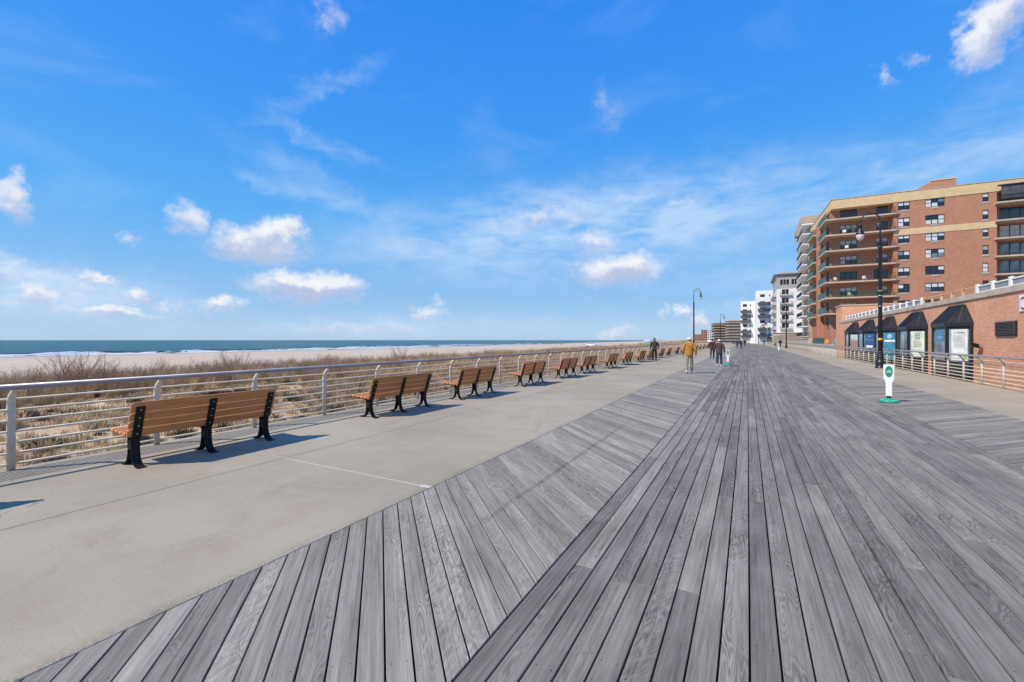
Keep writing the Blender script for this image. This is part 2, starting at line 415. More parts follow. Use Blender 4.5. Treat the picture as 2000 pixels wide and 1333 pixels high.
def make_glass(name, col, rough=.06, spec=.9, var=.5):
    m, t, b = mat_base(name, rough, 0, spec)
    pos = t.new('ShaderNodeTexCoord').outputs['Object']
    n = t.noise(pos, .7, 2.0)
    t.l.new(t.mix(t.step(n, .35, .65), tuple(c * (1 - var) for c in col), tuple(c * (1 + var) for c in col)), b.inputs['Base Color'])
    bump_to(t, b, t.noise(pos, .9, 2.0), .12, .05)
    return m
M['glass'] = make_glass('dark_glass', (.02, .026, .032))
M['glass_blue'] = make_glass('blue_glass', (.20, .29, .34), .08, .9, .4)  # pale blue base colour stands in for reflected sky and sea
M['glass_green'] = make_glass('green_glass', (.035, .13, .10), .45, .25, .3)
M['blind'] = mat('window_blind', (.62, .66, .68), .5, 0, .15, 3, 0, 40, .6)  # pale panes, mostly in the upper sashes
M['blind_green'] = mat('window_shade', (.30, .42, .40), .5, 0, .2, 3, 0, 40, .6)  # grey-green panes for some upper sashes
M['frame'] = mat('dark_window_frame', (.018, .035, .035), .5)
M['black_metal'] = mat('black_roof_metal', (.022, .022, .027), .42, .2, .25, 8, .05, 60, .5)
M['tan'] = mat('tan_stucco', (.66, .50, .28), .85, 0, .08, 1.2, .1, 60)
M['beige'] = mat('beige_concrete', (.50, .43, .33), .85, 0, .12, 1.5, .1, 60)
M['slab'] = mat('pale_slab_concrete', (.56, .46, .35), .85, 0, .12, 1.5)
M['white'] = mat('white_paint', (.80, .80, .80), .6, 0, .05, 1.0)
M['white_stucco'] = mat('white_stucco', (.80, .80, .80), .75, 0, .05, .3)
M['grey_panel'] = mat('grey_panel', (.40, .40, .385), .7, 0, .10, .6)
M['grey_inset'] = mat('grey_inset', (.28, .29, .31), .6, 0, .15, 3)
M['dark_grey'] = mat('dark_grey_metal', (.10, .105, .115), .55, .2, .2, 2)
M['picket'] = mat('dark_picket', (.05, .06, .06), .5)
M['green_screen'] = mat('green_screen', (.02, .11, .085), .6, 0, .25, 4)
M['raw_wood'] = mat('raw_timber', (.60, .38, .20), .75, 0, .2, 8)
M['louver'] = mat('black_louver', (.025, .024, .024), .5)
M['louver_slat'] = mat('louver_slat', (.10, .095, .09), .5)
M['teal'] = mat('teal_plastic', (.02, .36, .25), .4, 0, .15, 8, 0, 40, .5)
M['sign_green'] = mat('sign_green', (.01, .27, .15), .4)

# ================================================================== GROUND, BEACH, SEA
SEA_Z = -3.2
def fbm(x, y, s, o=3):
    return sum(mnoise.noise((x * s * 2 ** k, y * s * 2 ** k, 3.7)) / 2 ** k for k in range(o))
def ground_z(x, y):
    d = -x
    far = max(0.0, min(1.0, (y - 70) / 90)) * .75
    if d < 8: return -1.0
    if d < 11: z = -1.0 + (d - 8) / 3 * .22
    elif d < 24: z = -.78 + (d - 11) / 13 * .42 + far * min(1, (d - 11) / 8)
    elif d < 33: z = -.36 + far - (d - 24) / 9 * (1.0 + far)
    elif d < 178: z = -1.36 - (d - 33) / 145 * 1.74
    else: z = -3.1 - (d - 178) * .02
    amp = .16 if 9 < d < 30 else (.035 if d < 170 else 0)
    return z + amp * fbm(x, y, .22)
def sheet(name, xs, ys, zf, m):
    mb = MB(); nx = len(xs)
    vs = [(bend(x, y), y, zf(x, y)) for y in ys for x in xs]
    fs = [(j * nx + i, j * nx + i + 1, (j + 1) * nx + i + 1, (j + 1) * nx + i) for j in range(len(ys) - 1) for i in range(nx - 1)]
    mb.add(vs, fs, True)
    return tag(mb.build(name, m), kind='structure')
def frange(a, b, n): return [a + (b - a) * i / (n - 1) for i in range(n)]
def geo(a, b, first, ratio):
    out = [a]; s = first
    while out[-1] < b: out.append(out[-1] + s); s *= ratio
    return out

def make_sand(name, veg):
    m, t, b = mat_base(name, .95, 0, .1)
    pos = t.new('ShaderNodeTexCoord').outputs['Object']
    n = t.noise(pos, .25, 5.0, .6); f = t.noise(pos, 9.0, 5.0, .7); f2 = t.noise(pos, 55.0, 3.0, .7)
    if veg:
        c = t.mix(t.step(t.m('ADD', t.m('MULTIPLY', n, .4), t.m('MULTIPLY', f, .6)), .36, .62), (.30, .21, .115), (.72, .56, .37))
        c = t.mix(t.m('MULTIPLY', t.step(f2, .45, .7), .5), c, (.46, .34, .20))
    else:
        x, y, z = t.sep(pos)
        st = t.noise(t.xyz(t.m('MULTIPLY', x, .30), t.m('MULTIPLY', y, .02), 0.0), 1.0, 5.0, .65)
        c = t.mix(t.step(st, .3, .7), (.52, .43, .325), (.64, .54, .42))
        wet = t.step(t.m('ADD', z, t.m('MULTIPLY', n, .10)), -2.86, -3.06)
        c = t.mix(wet, c, (.27, .225, .17))
    t.l.new(c, b.inputs['Base Color'])
    bump_to(t, b, t.m('ADD', f, t.m('MULTIPLY', f2, .4)), .6, .06)
    return m
M['dune'] = make_sand('dune_sand_and_thatch', True)
M['sand'] = make_sand('beach_sand', False)
M['earth'] = mat('street_ground', (.16, .155, .15), .9, 0, .2, .3)
ys_near = frange(-30, 60, 121) + geo(61, 5500, 1.6, 1.06)
sheet('dune_ground', [-34 + i * .55 for i in range(48)], ys_near, ground_z, M['dune'])
ys_far = [-400, -200, -100] + frange(-60, 300, 61) + geo(310, 6000, 14, 1.15)
sheet('beach', [-260, -235, -215, -200, -190, -184, -178, -172, -165, -150, -130, -110, -90, -70, -55, -45, -38, -33.9], ys_far,
      lambda x, y: ground_z(x, y) - (.02 if x > -34 else 0), M['sand'])
sheet('ground', [-9.5, -6, 0, 6, 12, 30, 80, 250, 900, 4000], ys_far, lambda x, y: -1.0, M['earth'])

def make_water(name, foam_bias=0.0):
    m, t, b = mat_base(name, .32, 0, .16)
    pos = t.new('ShaderNodeTexCoord').outputs['Object']
    x, y, z = t.sep(pos)
    n = t.noise(t.xyz(t.m('MULTIPLY', x, .028), t.m('MULTIPLY', y, .012), 0.0), 1.0, 5.0, .65)
    ch = t.noise(t.xyz(t.m('MULTIPLY', x, .35), t.m('MULTIPLY', y, .09), 0.0), 1.0, 5.0, .7)
    c = t.mix(t.step(n, .32, .68), (.016, .078, .082), (.028, .125, .124))
    c = t.mix(t.m('MULTIPLY', t.step(ch, .52, .78), .6), c, (.055, .16, .155))
    # foam close to the beach, in ragged sheets
    d = t.m('ADD', x, t.m('MULTIPLY', t.m('SUBTRACT', t.noise(t.xyz(0.0, t.m('MULTIPLY', y, .02), 0.0), 1.0, 3.0), .5), 22.0))
    sh = t.noise(t.xyz(t.m('MULTIPLY', x, .16), t.m('MULTIPLY', y, .035), 1.7), 1.0, 6.0, .68, .8)
    near = t.step(d, -214.0, -180.0)
    foam = t.m('MULTIPLY', t.step(t.m('ADD', sh, t.m('MULTIPLY', near, .22)), .60, .70), t.step(d, -226.0, -196.0))
    caps = t.m('MULTIPLY', t.step(t.noise(t.xyz(t.m('MULTIPLY', x, .10), t.m('MULTIPLY', y, .045), 9.0), 1.0, 6.0, .7, .5), .70, .76), .55)
    foam = t.m('MAXIMUM', foam, caps)
    c = t.mix(foam, c, (.78, .80, .80))
    t.l.new(c, b.inputs['Base Color'])
    t.l.new(t.m('ADD', .30, t.m('MULTIPLY', foam, .6)), b.inputs['Roughness'])
    w1 = t.noise(t.xyz(t.m('MULTIPLY', x, .25), t.m('MULTIPLY', y, .06), 0.0), 1.0, 6.0, .68)
    bump_to(t, b, w1, 1.0, 1.6)
    return m
M['water'] = make_water('sea_water')
sea_x = [-175 - 3.0 * i for i in range(30)] + [-270, -290, -320, -360, -420, -500, -650, -900, -1300, -2000, -3500, -6000, -12000]
sea_y = [-9000, -4000, -2000, -1000, -500, -200] + frange(-100, 400, 126) + [450, 520, 620, 800, 1100, 1600, 2500, 4000, 7000, 12000]
def sea_zf(x, y):
    if -265 < x and -110 < y < 410:
        return SEA_Z + .16 * math.sin(x * .32 + 2.2 * mnoise.noise((x * .02, y * .016, 0))) + .10 * fbm(x, y, .09, 2)
    return SEA_Z
mbs = MB(); nx_ = len(sea_x)
mbs.add([(bend(x, min(y, 2500)), y, sea_zf(x, y)) for y in sea_y for x in sea_x[::-1]],
        [(j * nx_ + i, j * nx_ + i + 1, (j + 1) * nx_ + i + 1, (j + 1) * nx_ + i) for j in range(len(sea_y) - 1) for i in range(nx_ - 1)], True)
sea = tag(mbs.build('sea', M['water']), kind='structure')
def make_breaker_mat():
    m, t, b = mat_base('breaking_wave', .5, 0, .3)
    pos = t.new('ShaderNodeTexCoord').outputs['Object']
    fo = t.new('ShaderNodeAttribute', attribute_name='rnd').outputs['Fac']
    n = t.noise(pos, .45, 6.0, .7)
    k = t.step(t.m('ADD', fo, t.m('MULTIPLY', t.m('SUBTRACT', n, .5), 1.1)), .42, .58)
    t.l.new(t.mix(k, (.016, .095, .11), (.80, .82, .82)), b.inputs['Base Color'])
    bump_to(t, b, n, .8, .4)
    return m
M['breaker'] = make_breaker_mat()
def breaker(xc, y0, y1, h, seed, foamy):
    mb = MB(); ys = frange(y0, y1, max(8, int((y1 - y0) / 2.2)))
    prof = [(-5, -.1), (-2.6, .22), (-1.2, .62), (-.3, .98), (.2, 1.0), (.55, .78), (.8, .38), (1.4, .12), (4.5, -.12)]
    vs, rn = [], []
    for i, y in enumerate(ys):
        e = math.sin(math.pi * i / (len(ys) - 1)) ** .5
        a = e * (0.65 + .7 * (mnoise.noise((seed, y * .05, 0)) + .35 * mnoise.noise((seed, y * .3, 4))))
        xo = xc + 5 * mnoise.noise((seed + 9, y * .012, 1))
        fm = foamy + .9 * mnoise.noise((seed + 3, y * .035, 2))
        for k, (px, pz) in enumerate(prof):
            vs.append((bend(xo + px * (.6 + .5 * h), y), y, SEA_Z - .12 + max(-.3, a) * pz * h + .1 * mnoise.noise((px, y * .8, seed))))
            rn.append(fm * e * (.15, .2, .35, .8, 1.1, 1.2, 1.2, 1.0, .5)[k])
    n = len(prof)
    mb.add(vs, [(j * n + i, j * n + i + 1, (j + 1) * n + i + 1, (j + 1) * n + i) for j in range(len(ys) - 1) for i in range(n - 1)], True)
    mb.rnd = rn
    return mb.build('breaking_wave', M['breaker'], sea, extra=True)
for a in [(-186, -60, 60, .75, 1, .9), (-184, 70, 170, .7, 2, .85), (-190, 150, 300, .9, 3, .95), (-198, 10, 110, 1.0, 4, .5), (-205, 120, 260, 1.1, 5, .75),
          (-203, -70, 20, 1.0, 6, .35), (-222, 40, 150, .8, 7, .2), (-218, 230, 420, 1.2, 8, .8), (-188, 300, 520, .9, 9, .9), (-236, 160, 330, .9, 10, .35), (-181, 20, 90, .5, 12, 1.0), (-192, 46, 82, 1.7, 21, 1.1), (-201, 84, 118, 1.2, 23, .9), (-210, 52, 74, 1.0, 24, .7), (-196, 120, 190, 1.2, 25, .9), (-189, 35, 60, .9, 22, .9), (-180, 160, 380, .6, 13, 1.0)]:
    breaker(*a)

# ================================================================== BOARDWALK
XL, X1, X2, X3, X4, XR = -8.2, -3.06, -1.235, 3.055, 4.90, 7.62
PITCH = (X3 - X2) / 31
GAP = .0100
def clipy(poly, x0, x1):
    for lim, sgn in ((x0, 1), (x1, -1)):
        out = []
        for i in range(len(poly)):
            a, b = poly[i], poly[(i + 1) % len(poly)]
            ia, ib = sgn * (a[0] - lim) >= -1e-9, sgn * (b[0] - lim) >= -1e-9
            if ia: out.append(a)
            if ia != ib:
                t = (lim - a[0]) / (b[0] - a[0]); out.append((lim, a[1] + t * (b[1] - a[1])))
        poly = out
        if not poly: return poly
    return poly
def plank(mb, poly, org, ax, chamfer=True):
    """one board: polygon in plan, length axis ax"""
    r = random.random(); off = random.uniform(0, 30); dz = random.uniform(-.0022, .0022)
    cx = sum(p[0] for p in poly) / len(poly); cy = sum(p[1] for p in poly) / len(poly)
    tl = random.uniform(-.012, .012)
    def P(x, y, z): return (bend(x, y), y, z + dz + tl * ((x - cx) * -ax[1] + (y - cy) * ax[0]))
    def U(x, y): return ((x - org[0]) * ax[0] + (y - org[1]) * ax[1] + off, (x - org[0]) * -ax[1] + (y - org[1]) * ax[0])
    n = len(poly)
    if chamfer:
        c = .002; L = [math.hypot(p[0] - cx, p[1] - cy) for p in poly]
        ins = []
        for i in range(n):
            a, p, b = Vector(poly[i - 1]), Vector(poly[i]), Vector(poly[(i + 1) % n])
            d1, d2 = (a - p).normalized(), (b - p).normalized(); s = abs(d1.x * d2.y - d1.y * d2.x) or 1
            ins.append(p + (d1 + d2) * (c / s))
        vs = [P(*p, -.034) for p in poly] + [P(*p, -c) for p in poly] + [P(p.x, p.y, 0) for p in ins]
        uv = [U(*p) for p in poly] * 2 + [U(p.x, p.y) for p in ins]
        fs = [(k * n + i, k * n + (i + 1) % n, (k + 1) * n + (i + 1) % n, (k + 1) * n + i) for k in (0, 1) for i in range(n)] + [tuple(range(2 * n, 3 * n))]
    else:
        vs = [P(*p, -.034) for p in poly] + [P(*p, 0) for p in poly]
        uv = [U(*p) for p in poly] * 2
        fs = [(i, (i + 1) % n, n + (i + 1) % n, n + i) for i in range(n)] + [tuple(range(n, 2 * n))]
    mb.add(vs, fs, False, r, uv)
def strip_base(name, x0, x1, z0, z1, m, y0=-4, y1=330):
    mb = MB(); ys = frange(y0, y1, 80)
    mb.loft([[(bend(x0, y), y, z0), (bend(x1, y), y, z0), (bend(x1, y), y, z1), (bend(x0, y), y, z1)] for y in ys])
    return tag(mb.build(name, m), kind='structure')
deck_c = strip_base('boardwalk_centre', X2 - .002, X3 + .002, -.28, -.045, M['under'])
deck_l = strip_base('boardwalk_left', X1 + .004, X2 - .006, -.28, -.045, M['under'])
deck_r = strip_base('boardwalk_right', X3 + .006, X4 - .004, -.28, -.045, M['under'])
SOLO = 19.0
stuff = MB()
for i in range(31):
    x0 = X2 + i * PITCH + GAP / 2; x1 = x0 + PITCH - GAP
    y = -3.0 - random.uniform(0, 3.5)
    while y < 260:
        L = random.choice((2.45, 3.05, 3.65, 4.27, 4.9)) if y < 60 else random.uniform(5, 9)
        poly = [(x0, y + .001), (x1, y + .001), (x1, y + L - .0015), (x0, y + L - .0015)]
        if y < SOLO and y + L > -1.5:
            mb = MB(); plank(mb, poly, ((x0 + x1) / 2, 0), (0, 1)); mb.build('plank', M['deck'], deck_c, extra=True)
        else: plank(stuff, poly, ((x0 + x1) / 2, 0), (0, 1), False)
        y += L
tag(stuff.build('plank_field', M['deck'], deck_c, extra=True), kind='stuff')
for (root, xa, xb, sg, lim) in ((deck_l, X1 + .004, X2 - .007, -1, 20.0), (deck_r, X3 + .007, X4 - .004, 1, 34.0)):
    stuff = MB(); P45 = PITCH * math.sqrt(2); ax = Vector((sg, 1)).normalized()
    xe = xb if sg < 0 else xa                    # side where the boards meet the middle
    lo = -4.5 if sg < 0 else 2.0
    k = 0
    while True:
        yc = lo + k * P45; k += 1
        if yc > 170: break
        g = GAP * math.sqrt(2) / 2; h = P45 / 2
        wdt = 3.2
        c0 = (xe - sg * .4, yc - .4); c1 = (xe + sg * wdt, yc + wdt)
        poly = [(c0[0], c0[1] - h + g), (c1[0], c1[1] - h + g), (c1[0], c1[1] + h - g), (c0[0], c0[1] + h - g)]
        if sg < 0: poly = poly[::-1]
        poly = clipy(poly, xa, xb)
        if len(poly) < 3: continue
        if yc < lim and not (sg > 0 and yc < 7):
            mb = MB(); plank(mb, poly, (xe, yc), ax); mb.build('plank', M['deck_side'], root, extra=True)
        else: plank(stuff, poly, (xe, yc), ax, False)
    tag(stuff.build('plank_field', M['deck_side'], root, extra=True), kind='stuff')
# far end of the deck, too distant to show boards
for root, xa, xb, ya in ((deck_c, X2, X3, 262), (deck_l, X1 + .004, X2 - .007, 170), (deck_r, X3 + .007, X4 - .004, 170)):
    mb = MB(); ys = frange(ya + 1, 330, 30)
    mb.loft([[(bend(xa, y), y, -.04), (bend(xb, y), y, -.04), (bend(xb, y), y, -.012), (bend(xa, y), y, -.012)] for y in ys])
    mb.uv = [(p[1], p[0]) for p in mb.v]; mb.rnd = [.43] * len(mb.v)
    tag(mb.build('far_deck', M['deck'], root, extra=True), kind='stuff')
# concrete walks
for nm, cols in (('concrete_walk_left', ((XL, -5.604), (-5.596, X1 - .004))), ('concrete_walk_right', ((X4 + .004, XR),))):
    root = strip_base(nm, cols[0][0] + .02, cols[-1][1] - .02, -.36, -.14, M['concrete'])
    for (xa, xb) in cols:
        y = 3.81 - 6.1 * 2
        while y < 300:
            y2 = y + 6.1
            mb = MB()
            for (ya, yb) in ((y + .004, y2 - .004),):
                b = .006; rings = []
                for z, i in ((-.13, 0), (-b, 0), (0, b)):
                    rings.append([(bend(px, py), py, z) for px, py in ((xa + i, ya + i), (xb - i, ya + i), (xb - i, yb - i), (xa + i, yb - i))])
                mb.loft(rings)
            mb.build('slab', M['concrete'], root)
            y = y2
    if 'left' in nm:
        mb = MB(); mb.box(-5.59, X1 - .01, 3.804, 3.816, -.02, .0012); mb.build('joint_sealant', M['caulk'], root)
        mb = MB()
        for i in range(40):
            y = 3.81 + random.uniform(-.02, .02); x = X1 - .02 - random.random() * .12
            a = random.uniform(.008, .02)
            mb.prism([(x + a * math.cos(t) * 1.4, y + a * math.sin(t)) for t in frange(0, 5.5, 6)], .0005, .0022 + random.random() * .001)
        mb.build('sealant_crumbs', M['caulk'], root)

# ================================================================== RAILINGS
def railing(x, side, y0, y1, first, label):
    """side = +1 when the walkway lies towards +x"""
    root = thing('railing', label, 'railing', (x, first, 0))
    ox, oy = x, first
    def seg(dx): 
        ys = [y0] + [y for y in frange(120, y1, 24) if y > y0] if y1 > 120 else [y0, y1]
        return [(bend(x + dx, y) - ox, y - oy) for y in ys]
    mb = MB(); mb.tube([(px, py, 1.045) for px, py in seg(side * .15)], .036, 14); mb.build('handrail', M['handrail'], root)
    for k in range(7):
        mb = MB(); mb.tube([(px, py, .078 + k * .1345) for px, py in seg(0)], .0148, 8); mb.build('bar', M['rail_paint'], root)
    mb = MB()
    path = [(0, 0, 0), (0, 0, .70), (0, 0, .80), (side * .012, 0, .86), (side * .045, 0, .925), (side * .09, 0, .975), (side * .145, 0, 1.03)]
    # flattened tube, wider along the railing
    rings = []
    for i, (px, py, pz) in enumerate(path):
        t = (Vector(path[min(i + 1, 6)]) - Vector(path[max(i - 1, 0)])).normalized()
        nrm = Vector((t.z, 0, -t.x))
        wv_ = .040 if i < 5 else .028
        rings.append([Vector((px, py, pz)) + nrm * math.cos(a) * .036 + Vector((0, 1, 0)) * math.sin(a) * wv_ for a in [2 * math.pi * q / 12 for q in range(12)]])
    mb.loft(rings, True, True)
    pm = mb.mesh('post', M['rail_paint'])
    y = first
    while y > y0 + 1.6: y -= 1.524
    while y < y1:
        link('post', pm, root, (bend(x, y) - ox, y - oy, 0)); y += 1.524
    return root
railing(-8.06, 1, -8.3, 245, 1.84, 'long pale pipe railing with grey handrail between the benches and the dune grass')
railing(7.46, -1, 2.0, 215, 20.44, 'long pale pipe railing with grey handrail in front of the salmon brick wall')

# ================================================================== BENCHES
def make_bench():
    root = link('bench', None); root.empty_display_size = .2
    L = .955
    a = math.atan2(.15, .46); ux, uz = math.sin(a), math.cos(a)      # backrest lean
    def slat(name, c, w_, th, ang, l=L):
        mb = MB(); mb.bbox(-th / 2, th / 2, -l, l, -w_ / 2, w_ / 2, .011)
        ca, sa = math.cos(ang), math.sin(ang)
        mb.v = [(c[0] + p[0] * ca + p[2] * sa, p[1], c[1] - p[0] * sa + p[2] * ca) for p in mb.v]
        return mb.build(name, M['bench'], root)
    s = 0
    for wd in (.098, .098, .098, .140):
        s += wd / 2
        slat('back_slat', (-.055 + ux * s, .385 + uz * s), wd, .042, a)
        s += wd / 2 + .013
    for i in range(4):
        slat('seat_slat', (-.135 - i * .112, .418 + i * .006), .100, .042, R(90) + R(3))
    for y in (-.86, 0, .86):
        mb = MB()
        def strap(pts, w_=.048, th=.006):
            rings = []
            for i, (px, pz) in enumerate(pts):
                p0, p1 = pts[max(i - 1, 0)], pts[min(i + 1, len(pts) - 1)]
                dx_, dz_ = p1[0] - p0[0], p1[1] - p0[1]; l = math.hypot(dx_, dz_); nx, nz = -dz_ / l * th, dx_ / l * th
                rings.append([(px - nx, y - w_, pz - nz), (px + nx, y - w_, pz + nz), (px + nx, y + w_, pz + nz), (px - nx, y + w_, pz - nz)])
            mb.loft(rings)
        bx = lambda q: -.055 + ux * q + .030 * uz
        bz = lambda q: .385 + uz * q - .030 * ux
        strap([(.135, .008), (.075, .008), (.02, .03), (-.02, .075), (-.048, .15), (-.055, .23), (-.055, .34), (-.045, .37), (bx(0), bz(0)), (bx(.2), bz(.2)), (bx(.42), bz(.42))])
        strap([(-.33, .008), (-.27, .008), (-.215, .03), (-.175, .075), (-.147, .15), (-.140, .23), (-.140, .34), (-.16, .375), (-.22, .387), (-.50, .405)])
        mb.box(-.140, -.055, y - .008, y + .008, .16, .37)
        mb.box(-.135, -.060, y - .046, y + .046, .215, .33)
        lg = mb.build('support', M['iron'], root)
        bo = MB()
        for q in (.05, .16, .27, .38):
            c = Vector((bx(q) + .006 * uz, y, bz(q) - .006 * ux)); nrm = Vector((uz, 0, -ux))
            bo.tube([c, c + nrm * .010], [.011, .008], 8)
        bo.build('bolts', M['bolt'], lg)
    return root
bench0 = make_bench()
BENCH_Y = [.05, 3.52, 7.52, 10.65, 14.4, 17.95, 20.85, 25.1, 28.9, 33.2, 36.6, 41.8, 46.0, 52.0, 56.5, 62, 66, 73, 79, 86, 94, 103, 112, 122]
ORD = ['first', 'second', 'third', 'fourth', 'fifth', 'sixth', 'seventh', 'eighth', 'ninth', 'tenth', 'eleventh', 'twelfth', 'thirteenth'] + ['fourteenth', 'fifteenth', 'sixteenth', 'seventeenth', 'eighteenth', 'nineteenth', 'twentieth', 'twenty-first', 'twenty-second', 'twenty-third']
for i, y in enumerate(BENCH_Y):
    o = bench0 if i == 0 else copy_tree(bench0)
    o.location = (bend(-6.87, y), y, 0)
    o.rotation_euler = (0, 0, R(random.uniform(-.8, .8)) if i > 1 else 0)
    if i == 0: lab = 'bench just outside the left edge, seen only by its dark shadow'
    elif i == 1: lab = 'nearest orange slatted bench with black iron supports facing the sea'
    elif i < 9: lab = '%s orange slatted bench along the left railing, counting from the nearest' % ORD[i - 1]
    elif i < 14: lab = 'small %s bench along the left railing, counting from the nearest' % ORD[i - 1]
    elif i < 23: lab = 'tiny distant %s bench along the left railing, counting from the nearest' % ORD[i - 1]
    else: lab = 'farthest tiny bench of the row along the left railing'
    tag(o, lab, 'bench', 'benches along the left railing')

# ================================================================== LAMP POSTS
M['globe'] = mat('cream_lamp_globe', (.68, .64, .55), .12, 0, .1, 6, 0, 40, .7)
M['lamp'] = mat('black_lamp_paint', (.014, .017, .022), .4, 0, .25, 10, .05, 60, .5)
M['sticker'] = mat('yellow_sticker', (.75, .50, .05), .5)
M['lens'] = mat('lamp_lens', (.75, .78, .78), .2)
def make_lamp():
    root = link('lamp_post', None); root.empty_display_size = .4
    mb = MB(); mb.lathe([(.25, 0), (.25, .05), (.22, .08), (.215, .30), (.235, .33), (.235, .37), (.19, .42), (.165, .60), (.175, .64), (.15, .70), (.125, .95), (.12, 1.0)], n=20)
    mb.build('pedestal', M['lamp'], root)
    mb = MB(); mb.lathe([(.108, .98), (.10, 3.5), (.092, 6.9), (.11, 6.93), (.11, 7.0), (.06, 7.06)], n=16); mb.build('pole', M['lamp'], root)
    mb = MB()
    pts = [(0, 0, 7.0), (0, 0, 7.8), (0, 0, 8.5)] + [(.46 - .46 * math.cos(a), 0, 8.5 + .46 * math.sin(a)) for a in frange(.15, math.pi, 14)] + [(.92, 0, 8.42)]
    mb.tube(pts, [.045, .04, .036] + [.034] * 15, 8); arm = mb.build('arm', M['lamp'], root)
    mb = MB()
    for sgn in (1, -1):                    # scrolls inside the hook
        mb.tube([(.46 + sgn * (.10 + .07 * math.cos(a)), 0, 8.60 + .07 * math.sin(a)) for a in frange(0, 5.2, 12)], .011, 6)
    mb.tube([(.05, 0, 8.56), (.3, 0, 8.66), (.46, 0, 8.70), (.62, 0, 8.66), (.87, 0, 8.56)], .012, 6)
    mb.build('scroll', M['lamp'], arm)
    hd = MB(); hd.lathe([(.03, 8.45), (.06, 8.40), (.06, 8.33), (.13, 8.30), (.13, 8.27), (.09, 8.25), (.10, 8.10), (.14, 7.98), (.20, 7.86), (.215, 7.78), (.20, 7.76)], (.92, 0, 0), 18)
    fx = hd.build('lamp_head', M['lamp'], root)
    gl = MB(); gl.lathe([(.198, 7.77), (.20, 7.72), (.18, 7.62), (.135, 7.52), (.08, 7.45), (.025, 7.42)], (.92, 0, 0), 18)
    gl.build('globe', M['globe'], fx)
    return root
lamp0 = make_lamp()
for i, (x, y, rz, lab) in enumerate([
        (6.72, 32.2, 180, 'tall black hooked lamp post behind the nearest bike sign, in front of the brick bays'),
        (6.75, 102, 180, 'smaller black lamp post on the right walk before the white building'),
        (-6.8, 67.8, 0, 'tall hooked lamp post on the left, behind the man in the mustard jacket'),
        (-6.7, 138, 0, 'small distant hooked lamp post on the left against the tan balconies')]):
    o = lamp0 if i == 0 else copy_tree(lamp0)
    o.location = (bend(x, y), y, 0); o.rotation_euler = (0, 0, R(rz))
    tag(o, lab, 'lamp post', 'hooked lamp posts along the boardwalk')
lampA = [o for o in bpy.data.objects if o.get('category') == 'lamp post'][0]
mb = MB(); mb.bbox(.11, .33, -.09, .09, 5.15, 5.75, .01); mb.build('control_box', M['lamp'], lamp0)
mb = MB(); mb.tube([(0, 0, 1.60), (0, 0, 1.72)], .112, 16); mb.tube([(0, 0, 4.42), (0, 0, 4.46)], .108, 16); mb.build('sticker_band', M['sticker'], lamp0)
mb = MB(); mb.tube([(0, 0, 4.15), (0, 0, 4.19)], .110, 16); mb.tube([(0, 0, 3.55), (0, 0, 3.59)], .110, 16); mb.build('steel_strap', M['bolt'], lamp0)

# ================================================================== BIKE SIGNS
M['sign_white'] = mat('sign_white', (.84, .84, .84), .4, 0, .03)
def make_bike_sign():
    root = link('bike_sign', None); root.empty_display_size = .2
    mb = MB(); mb.lathe([(.20, 0), (.20, .05), (.175, .07), (.11, .09), (.07, .10), (.065, .12)], n=24)
    base = mb.build('base', M['teal'], root)
    mb = MB()
    for k in range(4):
        a = k * math.pi / 2 + .6; c, s = math.cos(a), math.sin(a)
        mb.prism([(c * r - s * q, s * r + c * q) for r, q in ((.07, -.03), (.18, -.04), (.18, .04), (.07, .03))], .06, .082)
    mb.build('base_rib', mat('teal_light', (.25, .62, .48), .4), base)
    mb = MB(); mb.lathe([(.05, .10), (.055, .15), (.045, .17)], n=12); mb.build('hinge', M['iron'], root)
    mb = MB()
    out = [(-.060, .16), (.060, .16), (.062, .50), (.078, .56), (.105, .62), (.108, .96), (.098, .985), (-.098, .985), (-.108, .96), (-.105, .62), (-.078, .56), (-.062, .50)]
    mb.prism(out, -.018, .018); mb.v = [(p[0], p[2], p[1]) for p in mb.v]; mb.f = [f[::-1] for f in mb.f]
    pn = mb.build('panel', M['sign_white'], root)
    for sgn in (1, -1):
        mb = MB(); n = 28
        mb.prism([(.078 * math.cos(2 * math.pi * k / n), .80 + .145 * math.sin(2 * math.pi * k / n)) for k in range(n)], .0185, .0205)
        mb.v = [(p[0] * sgn, -p[2] * sgn, p[1]) for p in mb.v]; mb.build('oval', M['sign_green'], pn)
        mb = MB()
        def ring(cx, cz, r):
            mb.tube([(cx + r * math.cos(a), .0215, cz + r * math.sin(a)) for a in frange(0, 2 * math.pi, 13)], .0035, 4)
        ring(-.032, .785, .022); ring(.032, .785, .022)
        for a, b in (((-.032, .785), (-.012, .825)), ((-.012, .825), (.022, .825)), ((.022, .825), (.0, .785)), ((.0, .785), (-.032, .785)), ((.0, .785), (-.014, .835)), ((.032, .785), (.020, .840)), ((.020, .840), (.034, .845)), ((-.024, .838), (-.006, .838))):
            mb.tube([(a[0], .0215, a[1]), (b[0], .0215, b[1])], .0035, 4)
        mb.v = [(p[0] * sgn, -p[1] * sgn, p[2]) for p in mb.v]; mb.build('bicycle_symbol', M['sign_white'], pn)
    return root
sign0 = make_bike_sign()
for i, (x, y, rz, lab) in enumerate([
        (3.22, 14.6, -6, 'nearest white bike sign with green oval on a teal base, right of the deck'),
        (-1.13, 31.7, 8, 'white bike sign with green oval beside the walker in the purple-brown jacket'),
        (3.75, 70, -4, 'small distant white bike sign at the right edge of the deck')]):
    o = sign0 if i == 0 else copy_tree(sign0)
    o.location = (x, y, .003); o.rotation_euler = (0, 0, R(rz)); tag(o, lab, 'sign', 'bike lane signs')

